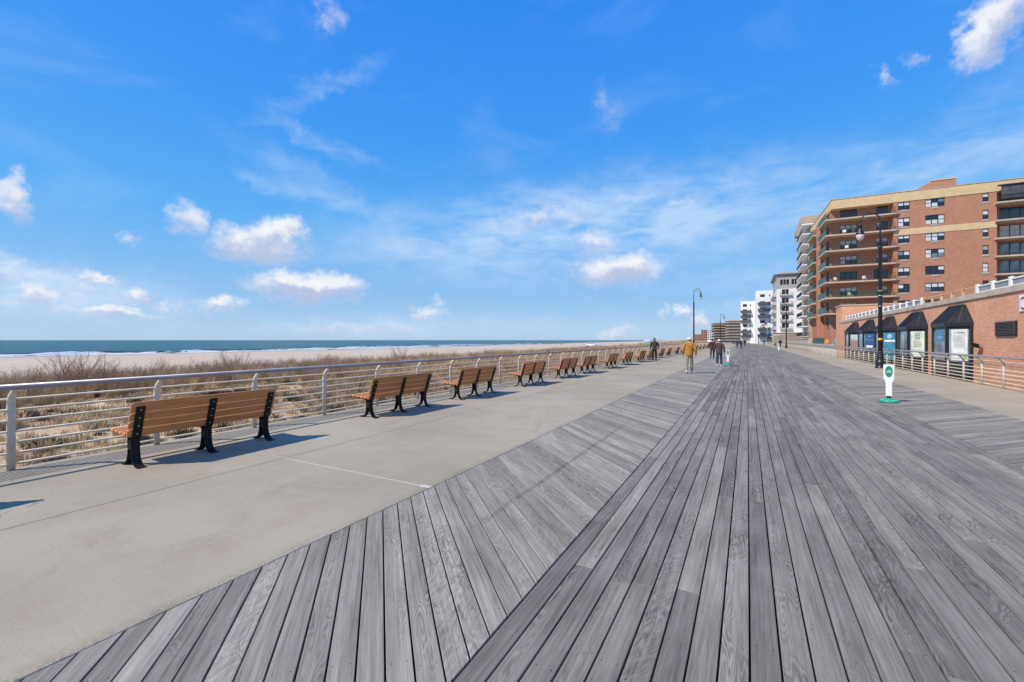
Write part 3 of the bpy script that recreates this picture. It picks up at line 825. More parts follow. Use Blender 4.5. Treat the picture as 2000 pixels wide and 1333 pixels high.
# ================================================================== LOW BRICK BUILDING WITH BAYS
LOWX = 9.0
low = thing('brick_building', 'low salmon brick building with five black bay windows behind the right railing', 'building', (LOWX, 12, -1))
Z1 = (0, 0, 1)
def lo(mb, name, m, parent=low): return mb.build(name, m, parent, off=Z1)
mb = MB(); mb.box(0, 26, 0, 47, -1, 3.46); wall = lo(mb, 'wall', M['brick_low'])
mb = MB(); mb.box(-.07, .32, -.05, 47.05, 3.462, 3.70); lo(mb, 'parapet_cap', M['beige'])
mb = MB(); mb.box(.6, 26, .6, 46.4, 3.463, 3.50); lo(mb, 'roof_deck', M['beige'])
mb = MB(); mb.box(.002, 5.2, 46.9, 50.2, -1, 5.32); lo(mb, 'stair_block', M['brick_low'])
mb = MB(); mb.box(-.06, 5.3, 46.83, 50.3, 5.322, 5.45); lo(mb, 'block_cap', M['beige'])
mb = MB()
for q in range(7): mb.tube([(2.05 + q * .12, 46.86, 4.62 + .06 * math.sin(q * 2)), (2.15 + q * .12, 46.86, 4.55 + .08 * math.cos(q * 3))], .03, 6)
lo(mb, 'wall_ornament', M['louver'])
mb = MB(); mb.box(1.3, 3.3, 46.75, 46.89, 3.72, 4.12); lo(mb, 'sign_board', M['beige'])
# rooftop fence
def fence(y0, y1, kind):
    n = max(1, round((y1 - y0) / 1.4)); st = (y1 - y0) / n
    root = thing('roof_fence', {'w1': 'white roof fence with grey panels at the right end above the wall vent',
                                'w2': 'white roof fence with grey panels stepping away above the black bays',
                                'wood': 'bare timber roof fence frame without panels between the white fences'}[kind], 'fence', (LOWX + .12, y0, 3.70))
    m = M['raw_wood'] if kind == 'wood' else M['white']
    e = 0.0
    for i in range(n + 1):
        mb = MB(); wd = .045 if kind == 'wood' else .075
        mb.box(-wd, wd, i * st - wd + e, i * st + wd, 0, .36)
        if kind != 'wood': mb.lathe([(.11, .361), (.11, .385), (.02, .42)], (0, i * st, 0), 4, False)
        mb.build('post', m, root)
    for i in range(n):
        a, b = i * st + .08, (i + 1) * st - .08
        mb = MB()
        if kind == 'wood':
            mb.box(-.03, .03, a - .03, b + .03, .31, .36); mb.box(-.028, .028, a - .03, b + .03, .0, .045)
        else:
            mb.box(-.045, .045, a, b, .29, .345); mb.box(-.045, .045, a, b, .005, .065)
        mb.build('rail', m, root)
        if kind != 'wood':
            mb = MB(); mb.box(-.012, .012, a, b, .066, .289); mb.build('panel', M['grey_inset'], root)
    return root
fence(13.0, 27.2, 'w1'); fence(27.45, 34.1, 'wood'); fence(34.35, 56.6, 'w2')

# bay windows
M['poster_white'] = mat('poster_white', (.66, .70, .68), .35, 0, .12, 2.5, 0, 40, .6)
M['poster_mint'] = mat('poster_mint', (.55, .66, .56), .35, 0, .25, 2.0, 0, 40, .6)
M['poster_blue'] = mat('poster_blue', (.04, .24, .36), .3, 0, .15, 2.0, 0, 40, .6)
M['poster_navy'] = mat('poster_navy', (.03, .085, .22), .3, 0, .35, 2.0, 0, 40, .6)
def make_pane_reflection():  # photo-like colours painted to imitate a reflection in the glass
    m, t, b = mat_base('poster_photo', .3, 0, .6)
    pos = t.new('ShaderNodeTexCoord').outputs['Object']; x, y, z = t.sep(pos)
    n = t.noise(pos, 4.5, 3.0, .7, color=True); g = t.step(t.m('ADD', z, t.m('MULTIPLY', t.noise(pos, 5.0, 3.0), .5)), 2.75, 2.95)
    c = t.mix(t.m('MULTIPLY', t.sep(n)[0], .9), (.06, .045, .04), (.62, .38, .30))
    t.l.new(t.mix(g, c, (.42, .54, .54)), b.inputs['Base Color']); return m
M['poster_photo'] = make_pane_reflection()
M['ink'] = mat('dark_ink', (.06, .06, .08), .5)
M['ink_red'] = mat('dark_red_ink', (.30, .05, .04), .5)
M['ink_white'] = mat('white_ink', (.80, .83, .85), .5)
M['ink_blue'] = mat('light_blue_ink', (.12, .36, .70), .5)
M['ink_green'] = mat('green_ink', (.25, .55, .10), .5)
def bay(yb, idx):
    dp, fl = .67, 1.70
    P = [(0, yb), (-dp, yb + dp), (-dp, yb + dp + fl), (0, yb + 2 * dp + fl)]
    mb = MB(); mb.prism([(.0, P[0][1]), P[1], P[2], (.0, P[3][1])][::-1], -.95, -.30); b0 = lo(mb, 'bay_window', M['brick_low'])
    def sub(mb, name, m): return mb.build(name, m, b0, off=Z1)
    fr = MB()
    for k, (px, py) in enumerate(P):
        wd = .06 if k in (1, 2) else .075
        fr.box(px - wd + (0 if k in (1, 2) else -.03), px + (wd if k in (1, 2) else -.004), py - wd, py + wd, -.299, 2.24)
    for a, b in ((0, 1), (1, 2), (2, 3)):
        pa, pb = Vector(P[a]), Vector(P[b])
        for z in (-.25, .62, 2.18): fr.beam((pa.x, pa.y, z), (pb.x, pb.y, z), .05, .08)
    sub(fr, 'frame', M['black_metal'])
    for a, b in ((0, 1), (1, 2), (2, 3)):
        pa, pb = Vector(P[a]), Vector(P[b]); d_ = (pb - pa).normalized(); pa2, pb2 = pa + d_ * .05, pb - d_ * .05
        up_m = M['glass'] if a == 2 else M['glass_blue']
        for (z0, z1, m) in ((-.2, .57, M['glass']), (.67, 2.13, up_m)):
            mb = MB(); mb.quad((pb2.x, pb2.y, z0), (pa2.x, pa2.y, z0), (pa2.x, pa2.y, z1), (pb2.x, pb2.y, z1)); sub(mb, 'pane', m)
    # posters on the two sides that face the walkway: local frames (s along the pane from the viewer's left, z up)
    def on_pane(a, b, mesh_mb=None, me=None, m=None, name='poster', out=.012):
        pa, pb = Vector(P[b]), Vector(P[a]); d_ = (pb - pa).normalized(); n_ = Vector((-d_.y, d_.x)); n_ = -n_ if n_.dot(Vector((-1, -1))) < 0 else n_
        L = (pb - pa).length
        def T(p): return (pa.x + d_.x * (L / 2 + p[0]) + n_.x * (out + p[2]), pa.y + d_.y * (L / 2 + p[0]) + n_.y * (out + p[2]), p[1])
        if mesh_mb: mesh_mb.v = [T(p) for p in mesh_mb.v]; return sub(mesh_mb, name, m)
        for v in me.vertices: v.co = Vector(T(v.co)) + Vector(Z1)
        return link(name, me, b0)
    def sheet_(a, b, w_, z0, z1, m, out=.010, s0=0.0):
        mb = MB(); mb.quad((s0 - w_ / 2, z0, 0), (s0 + w_ / 2, z0, 0), (s0 + w_ / 2, z1, 0), (s0 - w_ / 2, z1, 0)); on_pane(a, b, mb, None, m, 'poster', out)
    def words(a, b, s, size, z, m, bold=False, out=.016):
        me = text_mesh('poster_text', s, size, m, bold)
        for v in me.vertices: v.co.y += z
        on_pane(a, b, None, me, m, 'poster_text', out)
    def lines(a, b, zs, w_, m, out=.016, h=.022):
        mb = MB(); rr = random.Random(idx * 7 + a)
        for z in zs:
            L = w_ * rr.uniform(.6, 1.0); s = -L / 2
            while s < L / 2 - .02:                      # word-shaped strokes too small to read
                l = rr.uniform(.03, .09); mb.quad((s, z, 0), (min(s + l, L / 2), z, 0), (min(s + l, L / 2), z + h, 0), (s, z + h, 0)); s += l + .018
        on_pane(a, b, mb, None, m, 'poster_lines', out)
    def disc(a, b, s, z, r, m, out=.016):
        mb = MB(); mb.add([(s + r * math.cos(2 * math.pi * k / 20), z + r * math.sin(2 * math.pi * k / 20), 0) for k in range(20)], [tuple(range(20))]); on_pane(a, b, mb, None, m, 'poster_emblem', out)
    if idx == 0:
        sheet_(0, 1, .60, .66, 2.12, M['poster_white']); words(0, 1, 'LA SISTERS', .085, 1.93, M['ink'], True)
        lines(0, 1, [1.80, 1.72, 1.66, 1.60, 1.54, 1.48, 1.42, 1.35, 1.28], .5, M['ink'], h=.014)
        disc(0, 1, .2, .80, .09, M['ink_green'])
        sheet_(1, 2, 1.05, 1.55, 2.08, M['poster_blue']); lines(1, 2, [1.78, 1.70], .8, M['ink_white'])
    elif idx == 1:
        sheet_(0, 1, .66, .66, 2.12, M['poster_mint']); lines(0, 1, [1.95, 1.85, 1.75, 1.66], .36, M['ink'], h=.04)
        lines(0, 1, [1.48, 1.36, 1.24], .55, M['ink_red'], h=.05); lines(0, 1, [1.02, .92], .58, M['ink_red']); disc(0, 1, .22, .80, .11, M['ink_green'])
    elif idx == 2:
        sheet_(0, 1, .70, .30, 2.12, M['poster_blue']); disc(0, 1, 0, 1.88, .13, M['ink_white']); disc(0, 1, 0, 1.88, .085, M['ink_blue'], .018)
        sheet_(0, 1, .66, 1.50, 1.62, M['ink_white'], .016); lines(0, 1, [1.38, 1.28, 1.18, 1.06, .96, .84], .55, M['ink_blue'])
    elif idx == 3:
        sheet_(0, 1, .66, .66, 2.12, M['poster_navy']); lines(0, 1, [1.92, 1.85], .3, M['ink_blue'], h=.06); words(0, 1, 'Boardwalk', .13, 1.60, M['ink_blue'], True)
        sheet_(0, 1, .48, 1.02, 1.18, M['ink_white'], .016)
    else:
        sheet_(0, 1, .66, .66, 2.12, M['poster_photo'])  # sheet over the last bay's pane carries the painted reflection
    # hipped metal roof leaning on the wall
    e = .10; E = [(-.002, yb - e - .02), (-dp - e, yb + dp - e * .4), (-dp - e, yb + dp + fl + e * .4), (-.002, yb + 2 * dp + fl + e + .02)]
    r0, r1, zr, ze = (-.10, yb + dp + .02), (-.10, yb + dp + fl - .02), 3.26, 2.42
    rf = MB()
    rf.prism(E[::-1], 2.242, ze)
    vs = [(*p, ze) for p in E] + [(*r0, zr), (*r1, zr), (-.002, r0[1], zr), (-.002, r1[1], zr)]
    rf.add(vs, [(1, 0, 4), (0, 6, 4), (2, 1, 4, 5), (3, 2, 5), (3, 5, 7), (4, 6, 7, 5)])
    roof = sub(rf, 'roof', M['black_metal'])
    sm = MB()
    def rib(a, b, wd=.03): sm.beam(a, b, wd, .035)
    rib((*E[1], ze + .01), (*r0, zr + .01), .05); rib((*E[2], ze + .01), (*r1, zr + .01), .05); rib((r0[0], r0[1], zr + .02), (r1[0], r1[1], zr + .02), .06)
    rib((-.03, E[0][1] + .03, ze), (-.06, r0[1], zr), .04)
    for k in range(1, 8):
        f = k / 8; rib((E[1][0], E[1][1] + (E[2][1] - E[1][1]) * f, ze + .005), (r0[0], r0[1] + (r1[1] - r0[1]) * f, zr + .005))
    for k in range(1, 4):
        f = k / 4; p = Vector((*E[0], ze)).lerp(Vector((*E[1], ze)), f); q = Vector((*r0, zr)).lerp(p, f * .0 + abs(f - .5) * .9 if f > .5 else (.5 - f) * .9)
        rib(p + Vector((0, 0, .005)), q + Vector((0, 0, .005)))
    for k in range(1, 4):
        f = k / 4; p = Vector((*E[3], ze)).lerp(Vector((*E[2], ze)), f); q = Vector((*r1, zr)).lerp(p, abs(f - .5) * .9)
        rib(p, q)
    sm.build('roof_seams', M['black_metal'], b0, off=Z1)
for i in range(5): bay(27.4 - 12 + 5.66 * i, i)
# louvred vent, wall lamp and the cut-off sign
vy0, vy1 = 9 / kdir(1986) - 12, 9 / kdir(1948) - 12
mb = MB(); mb.box(-.05, -.002, vy0 - .06, vy1 + .06, 1.78, 2.36); vent = lo(mb, 'vent', M['louver'])
for k in range(9):
    z = 1.83 + k * .058; mb = MB(); mb.add([(-.055, vy0, z), (-.055, vy1, z), (-.10, vy1, z + .012), (-.10, vy0, z + .012), (-.055, vy0, z + .045), (-.055, vy1, z + .045)], [(0, 1, 2, 3), (3, 2, 5, 4), (0, 3, 4), (1, 5, 2)]); mb.build('slat', M['louver_slat'], vent, off=Z1)
ly = 9 / kdir(1919)
wl = thing('wall_lamp', 'small dark flood lamp on the brick wall just above the right handrail', 'lamp', (LOWX, ly, 1.30))
mb = MB(); mb.bbox(-.09, -.002, -.05, .05, -.22, 0, .01); mb.build('bracket', mat('rust_bracket', (.16, .07, .04), .7), wl)
mb = MB(); mb.tube([(-.06, 0, -.02), (-.14, 0, .05)], .025, 8); mb.loft([[(-.12 + q[0] * .5 - s * .22, q[0] , .06 + q[1] + s * .05) for q in ((-.10, -.09), (.10, -.09), (.10, .09), (-.10, .09))] for s in (0, 1)]); mb.build('hood', M['iron'], wl)
mb = MB(); mb.quad((-.345, -.08, .04), (-.345, .08, .04), (-.30, .08, .17), (-.30, -.08, .17)); mb.build('lens', M['lens'], wl)
sy1 = 9 / kdir(1993.5); 
sg = thing('wall_sign', 'white sign with blue edging on the brick wall cut by the right frame edge', 'sign', (LOWX, sy1 - 1.3, 2.7))
mb = MB(); mb.bbox(-.05, -.002, 0, 1.3, -.02, .58, .008); mb.build('board', M['white'], sg)
mb = MB(); mb.box(-.053, -.051, 1.24, 1.255, .04, .52); mb.box(-.053, -.051, .04, .055, .04, .52); mb.build('border', M['poster_navy'], sg)
mb = MB(); mb.tube([(-.054, .98 + .17 * math.cos(a), .28 + .21 * math.sin(a)) for a in frange(.8, 2 * math.pi - .8, 16)], .025, 6); mb.build('letter', M['poster_navy'], sg)
# cars on the parking deck
M['tyre'] = mat('tyre', (.02, .02, .02), .8); M['rim'] = mat('rim', (.45, .45, .46), .35, .7)
def car(x, y, z, rz, paint, label):
    root = thing('parked_car', label, 'car', (x, y, z), rz, 'cars on the parking deck')
    pm = mat(label.split()[0] + '_car_paint', paint, .25, .3, .05, 2, 0, 40, .6)
    def ring(px, hw, z0, z1, zs): return [(px, -hw, z0), (px, hw, z0), (px, hw, zs), (px, hw * .9, z1), (px, -hw * .9, z1), (px, -hw, zs)]
    mb = MB(); mb.loft([ring(-2.15, .72, .42, .72, .62), ring(-2.0, .82, .28, .88, .70), ring(-1.0, .88, .22, .96, .78), ring(.9, .88, .22, .98, .80), ring(1.9, .84, .26, .96, .76), ring(2.15, .74, .40, .80, .62)], True, False); mb.build('body', pm, root)
    mb = MB(); mb.loft([[(px, -hw, .965), (px, hw, .965), (px + dx_, hw * .78, 1.44), (px + dx_, -hw * .78, 1.44)] for px, dx_, hw in ((-1.05, .62, .80), (-.2, .1, .82), (.8, -.1, .82), (1.75, -.55, .78))]); cb = mb.build('cabin', M['glass'], root)
    mb = MB(); mb.loft([[(px, -hw, 1.443), (px, hw, 1.443), (px, hw * .9, 1.49), (px, -hw * .9, 1.49)] for px, hw in ((-.42, .62), (.2, .66), (1.15, .62))]); mb.build('roof', pm, root)
    for sx in (-1.35, 1.32):
        for s in (-1, 1):
            mb = MB(); mb.tube([(sx, s * .70, .32), (sx, s * .88, .32)], .32, 18); wh = mb.build('wheel', M['tyre'], root)
            mb = MB(); mb.tube([(sx, s * .875, .32), (sx, s * .895, .32)], .20, 14); mb.build('rim', M['rim'], wh)
    return root
car(14.6, 53.0, 3.5, R(96), (.32, .33, .35), 'grey car parked on the roof deck behind the bare timber frame')
car(17.2, 57.0, 3.5, R(92), (.05, .05, .06), 'dark car parked on the roof deck behind the white fence')

# ================================================================== APARTMENT BUILDINGS
def facade(mb, t0, t1, z0, z1, holes, depth, T):
    """wall face in (t, z) with openings; T maps (t, d, z) to the building frame"""
    ts = sorted({t0, t1, *[h[0] for h in holes], *[h[1] for h in holes]}); zs = sorted({z0, z1, *[h[2] for h in holes], *[h[3] for h in holes]})
    for i in range(len(ts) - 1):
        for j in range(len(zs) - 1):
            a, b, c, d_ = ts[i], ts[i + 1], zs[j], zs[j + 1]
            if any(h[0] - 1e-6 <= a and b <= h[1] + 1e-6 and h[2] - 1e-6 <= c and d_ <= h[3] + 1e-6 for h in holes): continue
            mb.quad(T(a, 0, c), T(b, 0, c), T(b, 0, d_), T(a, 0, d_))
    for a, b, c, d_ in holes:
        mb.quad(T(a, 0, c), T(a, depth, c), T(a, depth, d_), T(a, 0, d_)); mb.quad(T(b, 0, d_), T(b, depth, d_), T(b, depth, c), T(b, 0, c))
        mb.quad(T(a, 0, d_), T(a, depth, d_), T(b, depth, d_), T(b, 0, d_)); mb.quad(T(b, 0, c), T(b, depth, c), T(a, depth, c), T(a, 0, c))
_win = {}
def window(parent, w_, h_, cols, pos, rz=0, frame='frame', style=0, rows=2, off=Z1):
    """frame with cols x rows sashes, each pane a sub-part; local x along, -y outward"""
    key = (round(w_, 2), round(h_, 2), cols, rows, frame)
    if key not in _win:
        mb = MB(); f = .06
        mb.box(0, w_, -.05, .06, 0, f); mb.box(0, w_, -.05, .06, h_ - f, h_)
        mb.box(0, f, -.05, .06, f, h_ - f); mb.box(w_ - f, w_, -.05, .06, f, h_ - f)
        for c in range(1, cols): mb.box(w_ * c / cols - .045, w_ * c / cols + .045, -.05, .06, f, h_ - f)
        if rows == 2:
            for c in range(cols): mb.box(w_ * c / cols + .046, w_ * (c + 1) / cols - .046, -.035, .05, h_ * .5 - .03, h_ * .5 + .03)
        fm = mb.mesh('window', M[frame]); pm = []
        ph = h_ / rows
        mb = MB(); mb.box(.05, w_ / cols - .05, 0, .02, .03, ph - .03)
        for m in ('glass', 'blind', 'blind_green', 'glass_blue'): pm.append(mb.mesh('pane', M[m]))
        _win[key] = (fm, pm)
    fm, pm = _win[key]
    o = link('window', fm, parent, Vector(pos) + Vector(off), rz)
    for c in range(cols):
        for r_ in range(rows):
            k = 0
            if style == 1 and r_ == rows - 1: k = 1
            elif style == 2: k = 1 if random.random() < .8 else 0
            elif style == 3: k = 2 if r_ == rows - 1 else 0
            elif style == 4: k = 3
            if rows == 2 and style and random.random() < .22: k = random.choice((0, 0, 1, 3))
            link('pane', pm[k], o, (w_ * c / cols, 0, h_ * r_ / rows))
    return o
def picket_rail(mb, pts, z, h=1.05, step=.14, r=.012):
    for a, b in zip(pts, pts[1:]):
        a, b = Vector((*a, z)), Vector((*b, z)); L = (b - a).length
        for zz in (.08, h): mb.beam(a + Vector((0, 0, zz)), b + Vector((0, 0, zz)), .04, .04)
        for k in range(int(L / step) + 1):
            p = a.lerp(b, k * step / L); mb.add([(p.x - r, p.y - r, z + .1), (p.x + r, p.y + r, z + .1), (p.x + r, p.y + r, z + h), (p.x - r, p.y - r, z + h)], [(0, 1, 2, 3)])
            mb.add([(p.x - r, p.y + r, z + .1), (p.x + r, p.y - r, z + .1), (p.x + r, p.y - r, z + h), (p.x - r, p.y + r, z + h)], [(0, 1, 2, 3)])

# ---------------- A: the brick block with tan cornice
AX, AY = 13.1, 94.5
A = thing('apartment_block', 'large red brick apartment block with tan cornice and wraparound balconies', 'building', (AX, AY, -1), R(2))
def ta(px):
    k = kdir(px); c, s = math.cos(R(2)), math.sin(R(2)); return (AY * k - AX) / (c - s * k)
FL = [22.8 - 2.75 * i for i in range(8)]           # floor slabs, top first
T8, T21, TW, DEP = ta(1745), ta(1947), 34.0, 22.0
c1 = (ta(1641), ta(1675)); c2 = (ta(1714), ta(1737)); c3 = (ta(1753.6), ta(1777)); c4 = (ta(1807), ta(1845)); c5 = (ta(1919), ta(1931))
REC = 1.5
recT = lambda t, d_, z: (t, REC + d_, z + 1)
fT = lambda t, d_, z: (t, d_, z + 1)
sT = lambda t, d_, z: (d_, t, z + 1)                # -x side, t along +y
wallm = MB()
h_rec, h_fr, h_r5 = [], [], []
for fz in FL:
    zb, zt = fz + .46, fz + 1.88
    h_rec += [(c1[0] + .25, c1[1] + .25, zb, zt), (c2[0] + .2, c2[1] + .2, zb, zt)]
    h_fr += [(c3[0], c3[1], zb, zt), (c4[0], c4[1], zb, zt), (c5[0], c5[1], zb, zt)]
    h_r5 += [(T21 + .9, T21 + 4.4, fz + .12, fz + 2.25)]
facade(wallm, 0, T8, -1, 24.6, h_rec, .22, recT)
facade(wallm, T8, T21, -1, 24.6, h_fr, .22, fT)
facade(wallm, T21, TW, -1, 24.6, h_r5, .22, recT)
wallm.quad((T8, 0, 0), (T8, 0, 25.6), (T8, REC, 25.6), (T8, REC, 0)); wallm.quad((T21, 0, 0), (T21, REC, 0), (T21, REC, 25.6), (T21, 0, 25.6))
h_side = []
for fz in FL: h_side += [(REC + 1.2, REC + 3.4, fz + .12, fz + 2.2), (13.4, 15.6, fz + .12, fz + 2.2)]
facade(wallm, REC, DEP, -1, 24.6, h_side, .22, sT)
wallm.quad((0, DEP, 0), (0, DEP, 25.6), (TW, DEP, 25.6), (TW, DEP, 0)); wallm.quad((TW, REC, 0), (TW, DEP, 0), (TW, DEP, 25.6), (TW, REC, 25.6))
wallm.build('wall', M['brick'], A)
mb = MB(); mb.box(.5, TW - .5, REC + .5, DEP - .5, 0, 25.5); mb.build('interior', M['louver'], A)
mb = MB(); mb.prism([(-.08, -.08), (TW, -.08), (TW, DEP), (-.08, DEP)], 25.62, 27.2); co = mb.build('cornice', M['tan'], A)
mb = MB(); mb.prism([(-.16, -.16), (TW, -.16), (TW, DEP), (-.16, DEP)], 27.203, 27.32); mb.build('coping', M['slab'], co)
mb = MB(); mb.box(T8, T21, -.06, -.003, 20.05, 21.05); mb.build('band_course', M['tan'], A)
pb = ta(1868)
mb = MB(); mb.prism([(ta(1845), 5), (ta(1897), 5), (ta(1897), 10), (ta(1830), 10)], 27.33, 29.8); mb.build('roof_house', M['brick'], A)
mb = MB(); mb.box(ta(1845) - .1, ta(1897) + .1, 4.9, 10.1, 29.803, 29.95); mb.build('roof_house_cap', M['tan'], A)
acm = MB(); acm.box(-.42, .42, -.05, .12, -.34, -.06); acm.box(-.36, .36, -.07, -.051, -.30, -.10); ac_mesh = acm.mesh('air_vent', M['grey_panel'])
sty = [0, 1, 1, 1, 0, 1, 1, 0]
for i, fz in enumerate(FL):
    zb = fz + .46
    for (c, n, dx_, dd) in ((c1, 3, .25, REC), (c2, 2, .2, REC), (c3, 2, 0, 0), (c4, 3, 0, 0), (c5, 1, 0, 0)):
        st = random.choice((1, 1, 1, 2, 3, 0)) if c in (c3, c4, c5) else sty[i]
        window(A, c[1] - c[0], 1.42, n, (c[0] + dx_, dd + .14, zb), 0, 'frame', st)
        if c in (c3, c4, c5): link('air_vent', ac_mesh, A, ((c[0] + c[1]) / 2, 0, zb + 1))
    window(A, 3.5, 2.13, 3, (T21 + .9, REC + .14, fz + .12), 0, 'frame', 0 if i < 2 else random.choice((4, 4, 1)), 1)
    for y in (REC + 3.4, 15.6): window(A, 2.2, 2.08, 2, (.14, y, fz + .12), R(-90), 'frame', 4, 1)
# balconies
def balcony(poly, z, rail_pts, green_pts, nm='balcony', slab='slab', rail='picket', parent=None, th=.22):
    mb = MB(); mb.prism(poly, z - th + 1, z + 1); b_ = mb.build(nm, M[slab], parent)
    if rail_pts:
        mb = MB(); picket_rail(mb, rail_pts, z + 1); mb.build('picket_rail', M[rail], b_)
    if green_pts:
        for a, b in zip(green_pts, green_pts[1:]):
            a, b = Vector(a), Vector(b); mb = MB()
            mb.beam((a.x, a.y, z + 1.58), (b.x, b.y, z + 1.58), .02, .95); mb.build('screen', M['glass_green'], b_)
            mb = MB(); mb.beam((a.x, a.y, z + 2.09), (b.x, b.y, z + 2.09), .05, .05); mb.build('top_rail', M['picket'], b_)
    return b_
SX = 12.05 - 13.1
for i, fz in enumerate(FL):
    if i == 7: continue
    poly = [(SX, -.5), (T8 + .2, -.5), (T8 + .9, -.02), (T8 + .0, -.02), (T8 - .003, REC - .003), (-.003, REC - .003), (-.003, 7.1), (SX + .0, 7.1)]
    green_front = [(SX + .08, -.42), (T8 + .1, -.42)] if i == 5 else None
    balcony(poly, fz, None if green_front else [(SX + .08, -.42), (T8 + .15, -.42)], [(SX + .08, 7.0), (SX + .08, -.38)], parent=A)
    if green_front:
        mb = MB(); picket_rail(mb, green_front, fz + 1, 1.0, .10); mb.build('picket_rail', M['green_screen'], A)
    balcony([(SX, 12.3), (-.003, 12.3), (-.003, 20.0), (SX, 20.0)], fz, [(SX + .08, 12.38), (-.1, 12.38)], [(SX + .08, 19.9), (SX + .08, 12.42)], parent=A)
    if i > 0:
        balcony([(T21 - .3, -.9), (TW, -.9), (TW, REC - .003), (T21 + .003, REC - .003), (T21 + .003, -.02), (T21 - .3, -.02)], fz, [(T21 - .22, -.82), (TW - .1, -.82)], None, parent=A)
balcony([(T21 - .3, -.9), (TW, -.9), (TW, REC - .003), (T21 + .003, REC - .003), (T21 + .003, -.02), (T21 - .3, -.02)], FL[0], [(T21 - .22, -.82), (TW - .1, -.82)], None, parent=A)
mb = MB(); mb.box(T21 + .2, T21 + 5.2, -.75, -.70, 24.2, 26.2); mb.build('balcony_shade', M['dark_grey'], A)
mb = MB(); mb.box(T21 - .2, T21 + 5.3, -.9, -.6, 26.21, 26.4); mb.build('shade_box', M['louver'], A)
# piers on the sea side
for y in (7.4, 11.2, 20.6):
    mb = MB(); mb.box(-.5, -.004, y, y + .9, 0, 25.6); mb.build('pier', M['brick_tan'] if y > 20 else M['brick'], A)
# things standing on the balconies
M['cream'] = mat('cream_plastic', (.72, .68, .58), .5)
def chair_on(i, t, m, lab):
    z = FL[i]; c, s = math.cos(R(2)), math.sin(R(2)); y = .5
    root = thing('balcony_chair', lab, 'chair', (AX + t * c - y * s, AY + t * s + y * c, z + .0), R(random.uniform(-30, 30)), 'chairs on the brick balconies')
    mb = MB(); mb.bbox(-.25, .25, -.25, .25, .40, .45, .01); mb.build('seat', m, root)
    mb = MB(); mb.bbox(-.25, .25, .21, .26, .451, .92, .01); mb.build('backrest', m, root)
    for a in (-.2, .2):
        for b in (-.2, .2): mb = MB(); mb.box(a - .02, a + .02, b - .02, b + .02, 0, .399); mb.build('leg', m, root)
chair_on(1, ta(1650), M['white'], 'left white chair on the second balcony from the top of the brick block')
chair_on(1, ta(1668), M['dark_grey'], 'dark chair on the second balcony from the top of the brick block')
chair_on(2, ta(1655), M['white'], 'white chair on the third balcony from the top of the brick block')
chair_on(3, ta(1680), M['dark_grey'], 'dark chair on the fourth balcony from the top of the brick block')
chair_on(4, ta(1690), M['white'], 'white chair on the fifth balcony from the top of the brick block')
chair_on(4, ta(1633), M['cream'], 'cream chair at the corner of the fifth balcony of the brick block')
chair_on(5, ta(1662), M['cream'], 'cream chair behind the green railing of the sixth brick balcony')

# ---------------- B: tower with white slabs
B = thing('apartment_tower', 'tall tan tower with projecting white balcony slabs behind the brick block', 'building', (12.8, 140.4, -1))
mb = MB(); mb.box(2.0, 24, 2.2, 20, 0, 34.2); mb.build('wall', M['brick_tan'], B)
mb = MB(); mb.box(-.1, 24, -.1, 20.2, 33.9, 35.7); mb.build('parapet', M['brick_tan'], B)
mb = MB(); mb.box(3.6, 4.6, .3, 2.19, 0, 33.7); mb.build('pier', M['brick_tan'], B)
for i in range(11):
    z = 32.9 - 2.75 * (i + 1)
    if z < 2.5: break
    b_ = balcony([(0, 0), (3.59, 0), (3.59, 2.19), (1.99, 2.19), (1.99, 14.5), (0, 14.5)], z, [(.08, 14.4), (.08, .08), (3.5, .08)], None, 'balcony', 'white', 'dark_grey', B, .28)
    mb = MB(); mb.box(2.05, 3.55, 2.12, 2.19, z + 1.05, z + 3.3); mb.build('balcony_door', M['glass'], B)
    mb = MB(); mb.box(1.93, 1.99, 3.2, 7.4, z + 1.05, z + 3.3); mb.build('balcony_door', M['glass'], B)
mb = MB(); mb.prism([(0, 0), (3.59, 0), (3.59, 2.19), (1.99, 2.19), (1.99, 14.5), (0, 14.5)], 33.4, 33.88); mb.build('roof_slab', M['white'], B)
mb = MB(); mb.box(.2, 24, .4, 20, 0, 2.6); mb.build('podium', M['brick_tan'], B)

# ---------------- C: white block with grey top floor
k0 = kdir(1517); CY = 184.0; CX = k0 * CY
C_ = thing('white_block', 'white building with a grey top floor and one column of small balconies', 'building', (CX, CY, -1))
wC = (kdir(1575) - k0) * CY
cz = lambda py: 1.62 + (665 - py) * .185 + 1
def tc_(px): return (kdir(px) - k0) * CY
c0_, c1_ = tc_(1527), tc_(1541)
hC = [(c0_, c1_, cz(py + 5), cz(py - 5)) for py in (572, 588.5, 604.5, 621, 637)]
mb = MB(); facade(mb, 0, wC, 0, cz(566), hC, .25, lambda t, d_, z: (t, d_, z))
facade(mb, 0, 28, 0, cz(566), [(2.5 + 6.2 * q, 6.9 + 6.2 * q, cz(py + 5), cz(py - 5)) for q in range(4) for py in (572, 588.5, 604.5, 621, 637)], .5, lambda t, d_, z: (d_, t, z))
mb.quad((0, 0, cz(566)), (wC, 0, cz(566)), (wC, 28, cz(566)), (0, 28, cz(566)))
mb.build('wall', M['white_stucco'], C_)
mb = MB(); mb.box(.6, wC, .6, 27.5, 0, cz(567)); mb.build('interior', M['dark_grey'], C_)
mb = MB(); hg = [(tc_(a), tc_(b), cz(558), cz(548)) for a, b in ((1524, 1529), (1530, 1535), (1536, 1541), (1546, 1551), (1552, 1556))]
facade(mb, 0, wC, cz(566) + .01, cz(538), hg, .3, lambda t, d_, z: (t, d_, z)); mb.box(.001, .3, .001, 27, cz(566) + .01, cz(538)); mb.build('top_floor', M['grey_panel'], C_)
